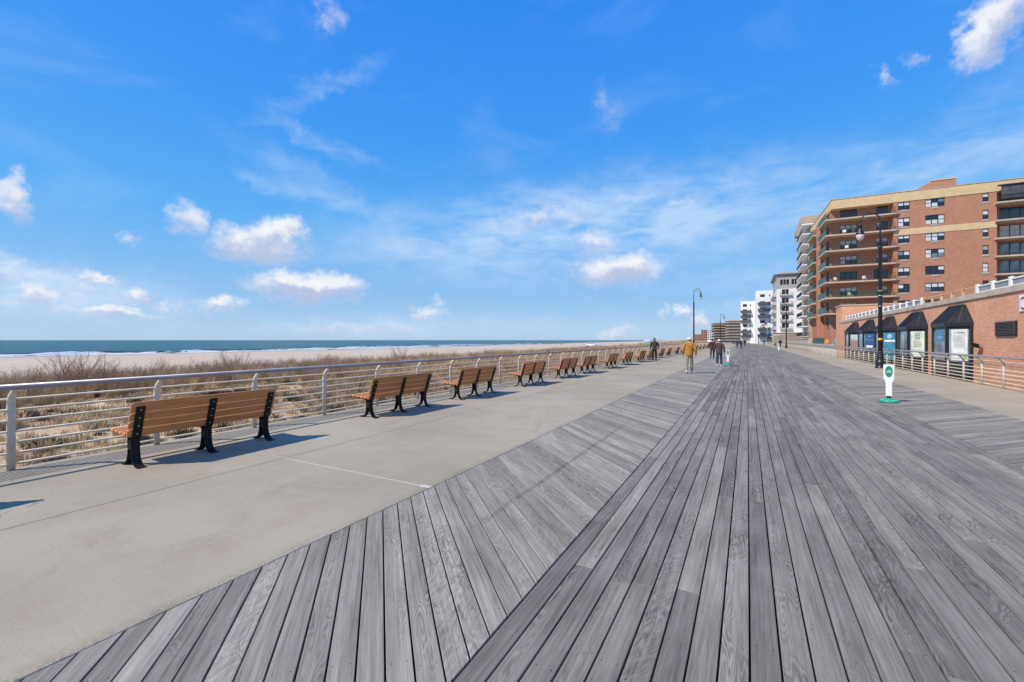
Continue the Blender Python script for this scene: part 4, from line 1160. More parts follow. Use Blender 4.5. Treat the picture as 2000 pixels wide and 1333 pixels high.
mb = MB(); mb.box(.31, wC, .35, 27, cz(566) + .05, cz(538)); mb.build('top_floor_glass', M['glass'], C_)
mb = MB(); mb.box(-.9, wC, -.9, 28, cz(538) + .02, cz(535.5)); mb.build('roof', M['grey_panel'], C_)
for py in (572, 588.5, 604.5, 621, 637):
    window(C_, c1_ - c0_, cz(py - 5) - cz(py + 5), 2, (c0_, .18, cz(py + 5)), 0, 'white', 0, 1, (0, 0, 0))
    mb = MB(); z = cz(py + 6.5); mb.prism([(c0_ - .6, -.8), (c1_ + .9, -.8), (c1_ + .9, -.004), (c0_ - .6, -.004)], z - .25, z - .05); bb = mb.build('balcony', M['grey_panel'], C_)
    mb = MB(); picket_rail(mb, [(c0_ - .55, -.05), (c0_ - .55, -.75), (c1_ + .85, -.75), (c1_ + .85, -.05)], z - .05, 1.1, .3, .02); mb.build('picket_rail', M['dark_grey'], bb)
    for q in range(4):
        mb = MB(); mb.box(-.9, -.004, 2.0 + 6.2 * q, 7.2 + 6.2 * q, z - .25, z + .95); mb.build('side_balcony', M['grey_panel'], C_)
mb = MB(); mb.box(-1.5, wC + 8, -6, -.01, 0, cz(652)); mb.build('podium', M['beige'], C_)
mb = MB(); mb.box(-1.7, wC + 8, -6.2, -5.9, cz(652), cz(651)); mb.build('podium_cap', M['slab'], C_)

# ---------------- D: two white stepped blocks with dark balconies
def white_step(px0, px1, ytop, dist, label, rows, wcol, fpx, left_px):
    k0 = kdir(px0); X = k0 * dist; w_ = (kdir(px1) - k0) * dist; sc = (dist * CT - X * ST) / F_PX
    root = thing('white_block', label, 'building', (X, dist, -1)); zz = lambda py: 1.62 + (665 - py) * sc + 1; tt = lambda px: (kdir(px) - k0) * dist
    H = zz(ytop); big = []; small = []; a, b = tt(wcol[0]), tt(wcol[1]); s0, s1 = tt(wcol[2]), tt(wcol[2] + 2.2)
    for py in rows:
        big.append((a, b, zz(py + 2.7), zz(py - 2.7))); small.append((s0, s1, zz(py + 2), zz(py - 2)))
    mb = MB(); facade(mb, 0, w_, 0, H, big + small, .3, lambda t, d_, z: (t, d_, z))
    sd = [(2.0, 3.4, h[2], h[3]) for h in big[:1]] + [(7, 8.4, h[2], h[3]) for h in big[:1]]
    facade(mb, 0, 24, 0, H, sd, .3, lambda t, d_, z: (d_, t, z)); mb.quad((0, 0, H), (w_, 0, H), (w_, 24, H), (0, 24, H)); mb.build('wall', M['white_stucco'], root)
    mb = MB(); mb.box(.4, w_ - .1, .4, 23, 0, H - .3); mb.build('interior', M['louver'], root)
    for i, py in enumerate(rows):
        window(root, b - a, big[i][3] - big[i][2], 2, (a, .2, big[i][2]), 0, 'dark_grey', 0, 1, (0, 0, 0))
        if i not in (0, 4) :
            z = zz(py + 3.4); o_ = 1.4 if i % 2 else -.8
            mb = MB(); mb.prism([(a - .9, -.004), (a - 1.2, -2.4), (b + .2 + o_, -2.4), (s1 + .2, -.004)][::-1], z - .3, z); bb = mb.build('balcony', M['dark_grey'], root)
            mb = MB(); mb.prism([(a - 1.2, -2.4), (b + .2 + o_, -2.4), (b + .2 + o_, -2.3), (a - 1.2, -2.3)], z + .002, z + 1.1)
            mb.prism([(b + .2 + o_ - .1, -2.299), (b + .2 + o_, -2.299), (s1 + .2, -.05), (s1 + .1, -.05)], z + .002, z + 1.1); mb.build('balustrade', M['dark_grey'], bb)
    return root
white_step(1476.5, 1512, 569, 280, 'taller of the two white stepped blocks with dark balconies', [579, 592.5, 605, 617, 629.5, 642, 654], (1484.5, 1494, 1502), 12.5, 1470)
white_step(1446.5, 1475, 590, 300, 'shorter leftmost white stepped block with dark balconies', [598, 608, 617.5, 627, 637, 646.5, 656], (1451, 1459, 1464.5), 9.8, 1441.6)

# ---------------- E and beyond: far blocks down the shore
def far_block(px0, px1, ytop, dist, m, label, floors, slab=None, dark='dark_grey', cols=5):
    k0 = kdir(px0); X = k0 * dist; w_ = (kdir(px1) - k0) * dist; sc = (dist * CT - X * ST) / F_PX; H = 1.62 + (665 - ytop) * sc + 1
    root = thing('far_block', label, 'building', (X, dist, -1), 0, 'far blocks along the shore')
    fh = (H - 2.5) / floors; holes = []; cw = w_ / cols
    for f in range(floors):
        for c in range(cols): holes.append((cw * (c + .14), cw * (c + .86), 2 + fh * (f + .28), 2 + fh * (f + .88)))
    mb = MB(); facade(mb, 0, w_, 0, H, holes, .8, lambda t, d_, z: (t, d_, z)); facade(mb, 0, 40, 0, H, [], 0, lambda t, d_, z: (d_, t, z))
    mb.quad((0, 0, H), (w_, 0, H), (w_, 40, H), (0, 40, H)); mb.build('wall', m, root)
    wm = MB(); wm.box(0, cw * .72, .4, .6, 0, fh * .6); wmm = wm.mesh('window', M['glass'])
    for h in holes: link('window', wmm, root, (h[0], 0, h[2]))
    if slab:
        for f in range(floors):
            z = 2 + fh * (f + .16); mb = MB(); mb.box(-2.5, w_, -2.2, -.01, z, z + .5); mb.box(-2.5, -.01, -.009, 38, z, z + .5); bb = mb.build('balcony', slab, root)
            mb = MB(); mb.box(-2.5, w_, -2.2, -2.1, z + .502, z + 1.5); mb.build('balustrade', M[dark], bb)
    return root
far_block(1423, 1447, 626, 420, M['slab'], 'tan far block with dark balcony bands next to the white stepped block', 7, M['slab'], 'dark_grey', 3)
far_block(1395, 1424, 631, 470, M['beige'], 'long brown far block with stacked balconies left of the tan one', 7, M['slab'], 'louver', 5)
far_block(1381.5, 1393, 645, 640, M['white_stucco'], 'small white far block between the brick and brown blocks', 6, None, 'dark_grey', 3)
far_block(1369.5, 1381.5, 645, 700, M['brick'], 'square red brick far block at the end of the shore', 6, None, 'dark_grey', 3)
far_block(1357, 1369.5, 654, 760, M['brick'], 'lowest red far block, leftmost on the shore', 4, None, 'dark_grey', 4)

# ---------------- terrace, pavilion, flag
tw = thing('terrace_wall', 'beige terrace wall beyond the right railing below the white balconies', 'wall', (bend(8.75, 100), 86, -1))
mb = MB(); mb.loft([[(bend(8.7, y) - 8.7, y - 86, 0), (bend(9.2, y) - 8.7, y - 86, 0), (bend(9.2, y) - 8.7, y - 86, 2.75), (bend(8.7, y) - 8.7, y - 86, 2.75)] for y in frange(86, 176, 16)]); mb.build('wall', M['beige'], tw)
mb = MB(); mb.loft([[(bend(8.6, y) - 8.7, y - 86, 2.755), (bend(9.3, y) - 8.7, y - 86, 2.755), (bend(9.3, y) - 8.7, y - 86, 2.9), (bend(8.6, y) - 8.7, y - 86, 2.9)] for y in frange(86, 176, 16)]); mb.build('coping', M['slab'], tw)
mb = MB(); picket_rail(mb, [(bend(9.0, y) - 8.7, y - 86) for y in frange(86.2, 175, 8)], 2.9, 1.0, 1.5, .02); mb.build('picket_rail', M['picket'], tw)
te = thing('terrace', 'raised beige terrace slab below the corner of the brick block', 'terrace', (9.1, 62.6, -1))
mb = MB(); mb.box(0, 12, 0, 23, 1.75, 2.05); mb.build('slab', M['slab'], te)
mb = MB(); mb.box(.5, 12, .3, 22.8, 0, 1.749); mb.build('wall', M['beige'], te)
mb = MB(); picket_rail(mb, [(.1, .1), (.1, 22.9)], 0, 1.7, .42, .05); mb.build('baluster_row', M['white'], te)
gs = thing('green_screen', 'dark green fabric screen along the terrace edge', 'screen', (9.35, 74.5, 1.05))
mb = MB(); mb.box(-.02, .02, 0, 11, 0, .85); mb.build('fabric', M['green_screen'], gs)
for q in range(6): mb = MB(); mb.tube([(.06, q * 2.18 + .03, 0), (.06, q * 2.18 + .03, .98)], .03, 8); mb.build('post', M['picket'], gs)
def cover(x, y, z, r, h, m, lab):
    o = thing('covered_furniture', lab, 'cover', (x, y, z))
    mb = MB(); rings = []
    for k in range(7):
        f = k / 6; rr = r * (1.0, 1.05, .98, .85, .66, .38, .10)[k]
        rings.append([(rr * math.cos(a) * (1 + .12 * math.sin(3 * a + k)), rr * math.sin(a) * (1 + .1 * math.cos(2 * a)), h * f) for a in [2 * math.pi * q / 12 for q in range(12)]])
    mb.loft(rings, True, True); mb.build('cloth', m, o)
cover(9.55, 72.6, 1.05, .38, .75, mat('orange_cloth', (.62, .20, .04), .7), 'orange bundle on the terrace right of the green screen')
cover(9.7, 65.6, 1.05, .45, 1.05, mat('turquoise_cloth', (.03, .36, .45), .6), 'turquoise bundle on the terrace below the brick balconies')

pv = thing('pavilion', 'dark roofed shelter on the right of the boardwalk before the white blocks', 'shelter', (bend(8.2, 196), 196, -.0))
mb = MB(); mb.loft([[(-3.0, -2.2, 3.1), (2.8, -2.2, 3.1), (2.8, 2.2, 3.1), (-3.0, 2.2, 3.1)], [(-3.0, -2.2, 3.28), (2.8, -2.2, 3.28), (2.8, 2.2, 3.28), (-3.0, 2.2, 3.28)], [(-.8, -.2, 3.75), (.8, -.2, 3.75), (.8, .2, 3.75), (-.8, .2, 3.75)]]); mb.build('roof', M['black_metal'], pv)
for a in (-2.4, 2.2):
    for b in (-1.8, 1.8): mb = MB(); mb.box(a - .09, a + .09, b - .09, b + .09, 0, 3.1); mb.build('post', M['black_metal'], pv)
mb = MB(); mb.box(.5, 2.0, -1.4, 1.4, 0, 2.8); mb.build('kiosk', M['dark_grey'], pv)
fp = thing('flagpole', 'flagpole with striped red, white and blue flag above the dark shelter', 'flagpole', (bend(9.6, 205), 205, -1))
mb = MB(); mb.tube([(0, 0, 0), (0, 0, 10.5)], [.08, .05], 8); mb.lathe([(.1, 10.5), (.1, 10.6), (.02, 10.68)], n=8); mb.build('pole', M['grey_panel'], fp)
M['flag_red'] = mat('flag_red', (.50, .03, .05), .7); M['flag_blue'] = mat('flag_blue', (.03, .05, .22), .7)
def fpt(s, r_): return (-s * 2.2 - .06, .22 * math.sin(s * 5), 9.9 - r_ * 1.45 - s * 1.1)
for k in range(13):
    mb = MB(); n = 10; s0 = 4 if k < 7 else 0
    pts = [(fpt(q / n, k / 13), fpt(q / n, (k + 1) / 13)) for q in range(s0, n + 1)]
    for a, b in zip(pts, pts[1:]): mb.quad(a[0], b[0], b[1], a[1])
    mb.build('stripe', M['flag_red'] if k % 2 == 0 else M['white'], fp)
mb = MB()
for q in range(4): mb.quad(fpt(q / 10, 0), fpt((q + 1) / 10, 0), fpt((q + 1) / 10, 7 / 13), fpt(q / 10, 7 / 13))
mb.build('canton', M['flag_blue'], fp)

# ================================================================== BEACH THINGS
ty = 220.0; tx = kdir(1155) * ty
tr = thing('pickup_truck', 'white pickup truck parked on the beach near the surf', 'truck', (tx, ty, ground_z(tx, ty) + .02), R(160))
mb = MB(); mb.loft([[(px, -.95, .45), (px, .95, .45), (px, .95, zt), (px, -.95, zt)] for px, zt in ((-2.7, 1.05), (-2.6, 1.15), (2.5, 1.15), (2.7, 1.0))]); mb.build('body', M['white'], tr)
mb = MB(); mb.loft([[(px, -w_, 1.152), (px, w_, 1.152), (px + d_, w_ * .85, 1.95), (px + d_, -w_ * .85, 1.95)] for px, d_, w_ in ((-.4, .15, .9), (1.5, -.6, .9))]); mb.build('cabin', M['white'], tr)
mb = MB()
for s in (-1, 1): mb.quad((-.1, s * .905, 1.3), (1.2, s * .905, 1.3), (.7, s * .83, 1.8), (.0, s * .83, 1.8))
mb.quad((1.45, -.7, 1.25), (1.45, .7, 1.25), (1.02, .65, 1.85), (1.02, -.65, 1.85)); mb.build('windows', M['glass'], tr)
for a in (-1.7, 1.75):
    for s in (-1, 1): mb = MB(); mb.tube([(a, s * .75, .4), (a, s * .97, .4)], .4, 14); mb.build('wheel', M['tyre'], tr)
M['turq'] = mat('turquoise_paint', (.18, .52, .55), .6)
ly = 196.0; lx = kdir(1264) * ly; lz = ground_z(lx, ly)
lh = thing('beach_hut', 'small turquoise hut on the sand behind the dune grass', 'hut', (lx, ly, lz))
mb = MB(); mb.box(-1.15, 1.15, -1, 1, .3, 2.2 - lz * .3); mb.build('wall', M['turq'], lh)
mb = MB(); mb.loft([[(-1.3, -1.15, 2.21 - lz * .3), (1.3, -1.15, 2.21 - lz * .3), (1.3, 1.15, 2.21 - lz * .3), (-1.3, 1.15, 2.21 - lz * .3)], [(-1.3, -.02, 2.6 - lz * .3), (1.3, -.02, 2.6 - lz * .3), (1.3, .02, 2.6 - lz * .3), (-1.3, .02, 2.6 - lz * .3)]]); mb.build('roof', M['white'], lh)
for a in (-1, 1):
    for b in (-.85, .85): mb = MB(); mb.box(a - .08, a + .08, b - .08, b + .08, -.1, .3); mb.build('leg', M['white'], lh)

# ================================================================== DUNE VEGETATION
def make_straw(name, a, b):
    m, t, bs = mat_base(name, .8, 0, .15)
    rnd = t.new('ShaderNodeObjectInfo').outputs['Random']
    pos = t.new('ShaderNodeTexCoord').outputs['Object']
    n = t.noise(pos, 14.0, 2.0)
    col = t.mix(t.m('ADD', t.m('MULTIPLY', rnd, .6), t.m('MULTIPLY', n, .4)), a, b)
    t.l.new(col, bs.inputs['Base Color'])
    tr_ = t.new('ShaderNodeBsdfTranslucent'); t.l.new(col, tr_.inputs[0])      # dry blades let light through
    mx = t.new('ShaderNodeMixShader'); mx.inputs[0].default_value = .12
    out = [q for q in t.n if q.type == 'OUTPUT_MATERIAL'][0]
    t.l.new(bs.outputs[0], mx.inputs[1]); t.l.new(tr_.outputs[0], mx.inputs[2]); t.l.new(mx.outputs[0], out.inputs[0])
    return m
ST_ = [make_straw('straw_pale', (.50, .375, .21), (.76, .60, .37)), make_straw('straw_tan', (.44, .30, .155), (.70, .51, .28)),
       make_straw('straw_dark', (.075, .055, .038), (.20, .145, .09)), make_straw('straw_olive', (.17, .15, .075), (.36, .31, .17)),
       make_straw('twig_mauve', (.34, .205, .135), (.56, .365, .25)), make_straw('twig_grey', (.42, .315, .21), (.64, .49, .335))]
def tuft_mesh(seed, n, h, spread, m, wdt=.006, droop=.7):
    rr = random.Random(seed); mb = MB()
    for _ in range(n):
        a = rr.uniform(0, 2 * math.pi); r0 = rr.random() ** .5 * spread * .35
        L = h * rr.uniform(.45, 1.05); ln = rr.uniform(.15, 1.0) * droop
        bx_, by_ = r0 * math.cos(a), r0 * math.sin(a); a += rr.uniform(-.7, .7); ca, sa = math.cos(a), math.sin(a)
        px, py = -sa * wdt, ca * wdt
        p1 = (bx_ + ca * L * ln * .30, by_ + sa * L * ln * .30, L * .55); p2 = (bx_ + ca * L * ln * .85, by_ + sa * L * ln * .85, L * (1 - .45 * ln))
        mb.add([(bx_ - px, by_ - py, -.03), (bx_ + px, by_ + py, -.03), (p1[0] + px * .8, p1[1] + py * .8, p1[2]), (p1[0] - px * .8, p1[1] - py * .8, p1[2]), p2], [(0, 1, 2, 3), (3, 2, 4)])
    return mb.mesh('tuft', m)
def twig_mesh(seed, h, spread, m, stems=9, fine=5, buds=False):
    rr = random.Random(seed); mb = MB()
    def twig(p, d_, L, r, lvl):
        q = p + d_ * L * .5 + Vector((rr.uniform(-1, 1), rr.uniform(-1, 1), rr.uniform(-.3, .6))) * L * .06
        e = p + d_ * L + Vector((rr.uniform(-1, 1), rr.uniform(-1, 1), rr.uniform(0, 1))) * L * .10
        mb.tube([p, q, e], [r, r * .8, r * .45], 3, False, False)
        if buds and lvl == 2 and rr.random() < .35:
            mb.loft([[e + Vector((s * .014, 0, 0)), e + Vector((0, s * .014, 0)), e + Vector((-s * .007, -s * .012, .012))] for s in (.5, 1, .2)], True)
        if lvl < 2:
            for k in range(fine if lvl == 0 else 3):
                f = rr.uniform(.3, 1.0); o = p.lerp(e, f)
                nd = (d_ + Vector((rr.uniform(-1, 1), rr.uniform(-1, 1), rr.uniform(-.2, .8))) * .75).normalized()
                twig(o, nd, L * rr.uniform(.35, .6), r * .55, lvl + 1)
    for s in range(stems):
        a = rr.uniform(0, 2 * math.pi); tl = rr.uniform(.15, .9) * spread
        twig(Vector((.08 * math.cos(a), .08 * math.sin(a), -.04)), Vector((math.cos(a) * tl, math.sin(a) * tl, 1)).normalized(), h * rr.uniform(.45, .75), .009, 0)
    return mb.mesh('twigs', m)
protos = bpy.data.collections.new('plant_prototypes')
PROTO = []
def proto(me):
    o = bpy.data.objects.new('proto_%02d' % len(PROTO), me); protos.objects.link(o); PROTO.append(o); return len(PROTO) - 1
G_PALE = [proto(tuft_mesh(i, 60, .34, .5, ST_[0], .010)) for i in (1, 2)]
G_TAN = [proto(tuft_mesh(i, 60, .36, .5, ST_[1], .010)) for i in (3, 4)]
G_DARK = [proto(tuft_mesh(i, 70, .28, .6, ST_[2], .012, 1.2)) for i in (5, 6)]
G_OLIVE = [proto(tuft_mesh(i, 70, .36, .5, ST_[3])) for i in (7,)]
G_TALL = [proto(tuft_mesh(i, 80, .85, .7, ST_[k], .006, .5)) for i, k in ((8, 1), (9, 0), (10, 1))]
TW = [proto(twig_mesh(i, 1.0, .8, ST_[k], 9, 5)) for i, k in ((11, 4), (12, 5), (13, 4))]
TW_THIN = [proto(twig_mesh(i, .75, .9, ST_[k], 10, 4)) for i, k in ((14, 5), (15, 4))]
G_FLAT = [proto(tuft_mesh(i, 60, .30, .9, ST_[k], .011, 1.45)) for i, k in ((16, 0), (17, 1))]
def scatter(name, pts, label=None):
    me = bpy.data.meshes.new(name); me.from_pydata([p[:3] for p in pts], [], [])
    for nm, typ, ix in (('psc', 'FLOAT', 3), ('prz', 'FLOAT', 4), ('pkind', 'INT', 5)):
        at = me.attributes.new(nm, typ, 'POINT'); at.data.foreach_set('value', [p[ix] for p in pts])
    o = link(name, me); tag(o, label, None, None, 'stuff')
    ng = bpy.data.node_groups.new(name, 'GeometryNodeTree')
    ng.interface.new_socket('Geometry', in_out='INPUT', socket_type='NodeSocketGeometry'); ng.interface.new_socket('Geometry', in_out='OUTPUT', socket_type='NodeSocketGeometry')
    gi, go = ng.nodes.new('NodeGroupInput'), ng.nodes.new('NodeGroupOutput')
    ip = ng.nodes.new('GeometryNodeInstanceOnPoints'); ci = ng.nodes.new('GeometryNodeCollectionInfo')
    ci.inputs['Collection'].default_value = protos; ci.inputs['Separate Children'].default_value = True; ci.inputs['Reset Children'].default_value = True
    def attr(nm, ty):
        a = ng.nodes.new('GeometryNodeInputNamedAttribute'); a.data_type = ty; a.inputs['Name'].default_value = nm
        return [s for s in a.outputs if s.enabled and s.name == 'Attribute'][0]
    cx = ng.nodes.new('ShaderNodeCombineXYZ')
    L = ng.links.new
    L(gi.outputs[0], ip.inputs['Points']); L(ci.outputs[0], ip.inputs['Instance']); ip.inputs['Pick Instance'].default_value = True
    L(attr('pkind', 'INT'), ip.inputs['Instance Index']); L(attr('prz', 'FLOAT'), cx.inputs[2]); L(cx.outputs[0], ip.inputs['Rotation'])
    L(attr('psc', 'FLOAT'), ip.inputs['Scale']); L(ip.outputs[0], go.inputs[0])
    md = o.modifiers.new('scatter', 'NODES'); md.node_group = ng
    return o
rg = random.Random(21)
def spot(x, y, s, kinds): return (bend(x, y), y, ground_z(x, y), s, rg.uniform(0, 6.28), rg.choice(kinds))
near, mid, shrubs = [], [], []
# clumps by the railing, sand showing between them
for _ in range(8500):
    y = rg.uniform(-8, 48); x = -rg.uniform(8.75, 22.5)
    cl = fbm(x * 1.0, y * 1.0, .9, 2)
    if cl < -.04 and rg.random() < .72: continue
    kd = rg.random()
    kinds = G_DARK if cl > .22 and kd < .80 else (G_PALE if kd < .38 else G_FLAT if kd < .62 else G_TAN if kd < .84 else G_OLIVE if kd < .92 else G_DARK)
    near.append(spot(x, y, rg.uniform(.45, 1.05), kinds))
for _ in range(6500):            # dense dry grass further out
    y = rg.uniform(-4, 95); x = -rg.uniform(14, 32)
    if x < -28 and fbm(x, y, .1) < -.1: continue
    if x > -20.5 + max(0, min(6, (y - 9) * .6)) + 1.5 * fbm(x, y, .3, 2): continue
    mid.append(spot(x, y, rg.uniform(.55, 1.05), rg.choice((G_TALL, G_TALL, G_TAN, G_PALE, G_FLAT))))
for _ in range(3000):            # the tall band at the back of the dune
    y = rg.uniform(1, 75); x = -rg.uniform(20, 30.5)
    mid.append(spot(x, y, rg.uniform(.72, 1.15), rg.choice((G_TALL, G_TALL, G_TALL, G_TALL, TW))))
for _ in range(5200):
    y = 48 * (330 / 48) ** rg.random(); x = -rg.uniform(8.8, 33)
    mid.append(spot(x, y, rg.uniform(.8, 1.5), rg.choice((G_TALL, G_TALL, G_TAN, G_PALE))))
for _ in range(1500):
    y = rg.uniform(-2, 60); x = -rg.uniform(15, 31)
    if fbm(x + 40, y, .10, 2) < -.05 or x > -20 + max(0, min(5, (y - 9) * .5)): continue
    shrubs.append(spot(x, y, rg.uniform(.6, 1.15), TW))
for _ in range(1500):            # low twiggy scrub behind the railing
    y = rg.uniform(5, 60); x = -rg.uniform(9.5, 17)
    if y < 8 + rg.random() * 6 : continue
    shrubs.append(spot(x, y, rg.uniform(.45, .85), TW_THIN))
for _ in range(1700):
    y = 55 * (320 / 55) ** rg.random(); x = -rg.uniform(9.3, 31)
    shrubs.append(spot(x, y, rg.uniform(.7, 1.25), TW + TW_THIN))
scatter('dune_grass_clumps', near); scatter('dune_grass', mid); scatter('dune_scrub', shrubs)
bu = [twig_mesh(30 + i, 1.25, .9, ST_[4 + i % 2], 15, 6, True) for i in range(3)]
for i, (px, x, s, lab) in enumerate([
        (150, -22, 1.35, 'big bare brown shrub above the handrail at the left, right of the first post'),
        (25, -22, 1.0, 'tan bare shrub above the handrail at the far left edge'),
        (325, -26, 1.1, 'thin twiggy bare shrub against the sand, right of the slatted sand fence'),
        (195, -21.5, 1.15, 'low bare shrub just left of the slatted sand fence'),
        (455, -24, 1.3, 'rounded bare shrub above the handrail over the nearest bench'),
        (100, -22, 1.2, 'spindly bare shrub between the left edge and the big brown shrub'),
        (780, -24, 1.2, 'bare shrub above the handrail over the second bench')]):
    y = x / kdir(px); o = link('bare_shrub', bu[i % 3], None, (x, y, ground_z(x, y)), i * 1.3); o.scale = (s, s, s)
    tag(o, lab, 'shrub', 'bare shrubs on the dune')
# slatted sand fence
M['slat'] = mat('weathered_lath', (.42, .32, .22), .85, 0, .25, 6)
fx0, fx1 = -31.5, -31.5; ya, yb_ = -31.5 / kdir(205), -31.5 / kdir(312)
sf = thing('sand_fence', 'weathered slatted sand fence at the back of the dune by the beach', 'fence', (-31.5, ya, ground_z(-31.5, ya)))
z0_ = ground_z(-31.5, ya); n = 52; sl = MB(); sl.box(-.008, .008, -.020, .020, -.25, 1.15); slm = sl.mesh('slat', M['slat'])
for i in range(n):
    y = ya + (yb_ - ya) * i / (n - 1); xx = -31.5 + .25 * math.sin(i * .3)
    o = link('slat', slm, sf, (xx + 31.5, y - ya, ground_z(xx, y) - z0_ - .22 + rg.uniform(-.12, .1))); o.rotation_euler = (R(rg.uniform(-6, 6)), R(rg.uniform(-5, 5)), 0)
for zz in (.35, .9):
    mb = MB(); mb.tube([(.25 * math.sin(i * .3) + .012, (yb_ - ya) * i / (n - 1), ground_z(-31.5, ya + (yb_ - ya) * i / (n - 1)) - z0_ + zz - .22) for i in range(0, n, 2)], .006, 4); mb.build('wire', M['picket'], sf)

# ================================================================== PEOPLE
SKIN = mat('skin', (.48, .27, .19), .55, 0, .08, 12)
def skin_obj(name, verts, edges, radii, root, m, parent, sub=2):
    me = bpy.data.meshes.new(name); me.from_pydata([tuple(v) for v in verts], edges, []); me.materials.append(m)
    o = link(name, me, parent)
    md = o.modifiers.new('skin', 'SKIN'); md.use_smooth_shade = True
    for i, r in enumerate(radii):
        s = me.skin_vertices[0].data[i]; s.radius = r if isinstance(r, tuple) else (r, r); s.use_root = (i == root)
    sb = o.modifiers.new('sub', 'SUBSURF'); sb.levels = sub; sb.render_levels = sub
    return o
def person(label, loc, rz, H, jk, tr, shoe, hat, stride=.18, swing=.12, hair=None, lean=.0, fingers=True, hood=False, group=None, bulk=1.0):
    """walks towards local +y"""
    root = thing('person', label, 'person', loc, rz, group); k = H / 1.75
    V = lambda x, y, z: Vector((x, y + lean * max(0, z - .9), z)) * k
    J = dict(pel=V(0, 0, .93), wst=V(0, .0, 1.08), chest=V(0, .0, 1.30), nb=V(0, .0, 1.46), nk=V(0, .01, 1.52), jaw=V(0, .025, 1.585), hd=V(0, .012, 1.665), tp=V(0, .0, 1.722))
    for s, nm in ((-1, 'l'), (1, 'r')):
        f = s * stride; a = -s * swing
        J['hip' + nm] = V(s * .095, 0, .90)
        J['kn' + nm] = V(s * .105, f * .62 + .04, .50); J['an' + nm] = V(s * .11, f * 1.25 - (.03 if f < 0 else 0), .10 + (.05 if f < -.05 else 0)); J['to' + nm] = J['an' + nm] + V(0, .17, -.055) - V(0, 0, 0)
        J['sh' + nm] = V(s * .185 * bulk, 0, 1.42); J['el' + nm] = V(s * .255 * bulk, a * .55 - .04, 1.14); J['wr' + nm] = V(s * .265 * bulk, a * 1.1 + .06, .90); J['ha' + nm] = V(s * .262 * bulk, a * 1.2 + .085, .82)
    # body: one continuous skin
    names = ['pel', 'wst', 'chest', 'nb', 'nk', 'jaw', 'hd', 'tp'] + [a + s for s in 'lr' for a in ('hip', 'kn', 'an', 'to', 'sh', 'el', 'wr', 'ha')]
    ix = {n_: i for i, n_ in enumerate(names)}
    ed = [('pel', 'wst'), ('wst', 'chest'), ('chest', 'nb'), ('nb', 'nk'), ('nk', 'jaw'), ('jaw', 'hd'), ('hd', 'tp')]
    for s in 'lr': ed += [('pel', 'hip' + s), ('hip' + s, 'kn' + s), ('kn' + s, 'an' + s), ('an' + s, 'to' + s), ('nb', 'sh' + s), ('sh' + s, 'el' + s), ('el' + s, 'wr' + s), ('wr' + s, 'ha' + s)]
    rad = {'pel': (.13, .10), 'wst': (.125, .10), 'chest': (.145, .105), 'nb': (.08, .07), 'nk': .052, 'jaw': (.064, .075), 'hd': (.078, .095), 'tp': (.05, .06), 'hip': .075, 'kn': .052, 'an': .036, 'to': .03, 'sh': .055, 'el': .038, 'wr': .026, 'ha': (.036, .02)}
    vs = [J[n_] for n_ in names]; rd = [tuple(c * k for c in r) if isinstance(r, tuple) else r * k for r in [rad.get(n_, rad.get(n_[:-1])) for n_ in names]]
    edges = [(ix[a], ix[b]) for a, b in ed]
    body = skin_obj('body', vs, edges, rd, 0, SKIN, root)
    if fingers:
        for s in 'lr':
            sg = -1 if s == 'l' else 1; fv, fe, fr = [], [], []
            h = J['ha' + s]
            for q, (dx_, dl) in enumerate(((-.024, .075), (-.008, .085), (.008, .08), (.024, .062))):
                b_ = len(fv); fv += [h + Vector((sg * .004, dx_, .01)) * k, h + Vector((0, dx_ * 1.1 + .006, -dl * .5)) * k, h + Vector((-sg * .02, dx_ * 1.1 + .012, -dl)) * k]
                fe += [(b_, b_ + 1), (b_ + 1, b_ + 2)]; fr += [.0095 * k, .009 * k, .0075 * k]
            b_ = len(fv); fv += [h + Vector((-sg * .008, .028, .03)) * k, h + Vector((-sg * .022, .05, -.005)) * k, h + Vector((-sg * .028, .052, -.032)) * k]; fe += [(b_, b_ + 1), (b_ + 1, b_ + 2)]; fr += [.011 * k, .0095 * k, .008 * k]
            fo = skin_obj('fingers', fv, fe, fr, 0, SKIN, body, 1)
            for q in range(5): fo.data.skin_vertices[0].data[q * 3].use_root = True
    mb = MB(); hc = J['hd']
    for s in (-1, 1): mb.lathe([(.005, -.03), (.016, -.02), (.018, .01), (.008, .03)], (hc.x + s * .088 * k, hc.y - .005, hc.z - .02), 8)
    mb.build('ears', SKIN, body)
    mb = MB(); mb.loft([[hc + Vector((a * w_, .088 + d_, z)) * k for a in (-1, 1)] + [hc + Vector((0, .10 + d_ * 1.6, z)) * k] for w_, d_, z in ((.008, .0, .02), (.012, .012, -.015), (.016, .016, -.035), (.012, .0, -.045))]); mb.build('nose', SKIN, body)
    mb = MB()
    for s in (-1, 1): mb.lathe([(.003, -.006), (.009, -.003), (.009, .003), (.003, .006)], (hc.x + s * .032 * k, hc.y + .091 * k, hc.z + .01 * k), 8)
    mb.build('eyes', M['ink'], body)
    # jacket
    jn = ['hem', 'wst', 'chest', 'nb', 'col'] + [a + s for s in 'lr' for a in ('sh', 'el', 'wr')]
    JJ = dict(J); JJ['hem'] = V(0, -.005, .80); JJ['col'] = V(0, .0, 1.505)
    ix2 = {n_: i for i, n_ in enumerate(jn)}; B_ = bulk
    r2 = {'hem': (.180 * B_, .135), 'wst': (.182 * B_, .145), 'chest': (.190 * B_, .145), 'nb': (.13 * B_, .105), 'col': (.075, .075), 'sh': .083, 'el': .070, 'wr': .054}
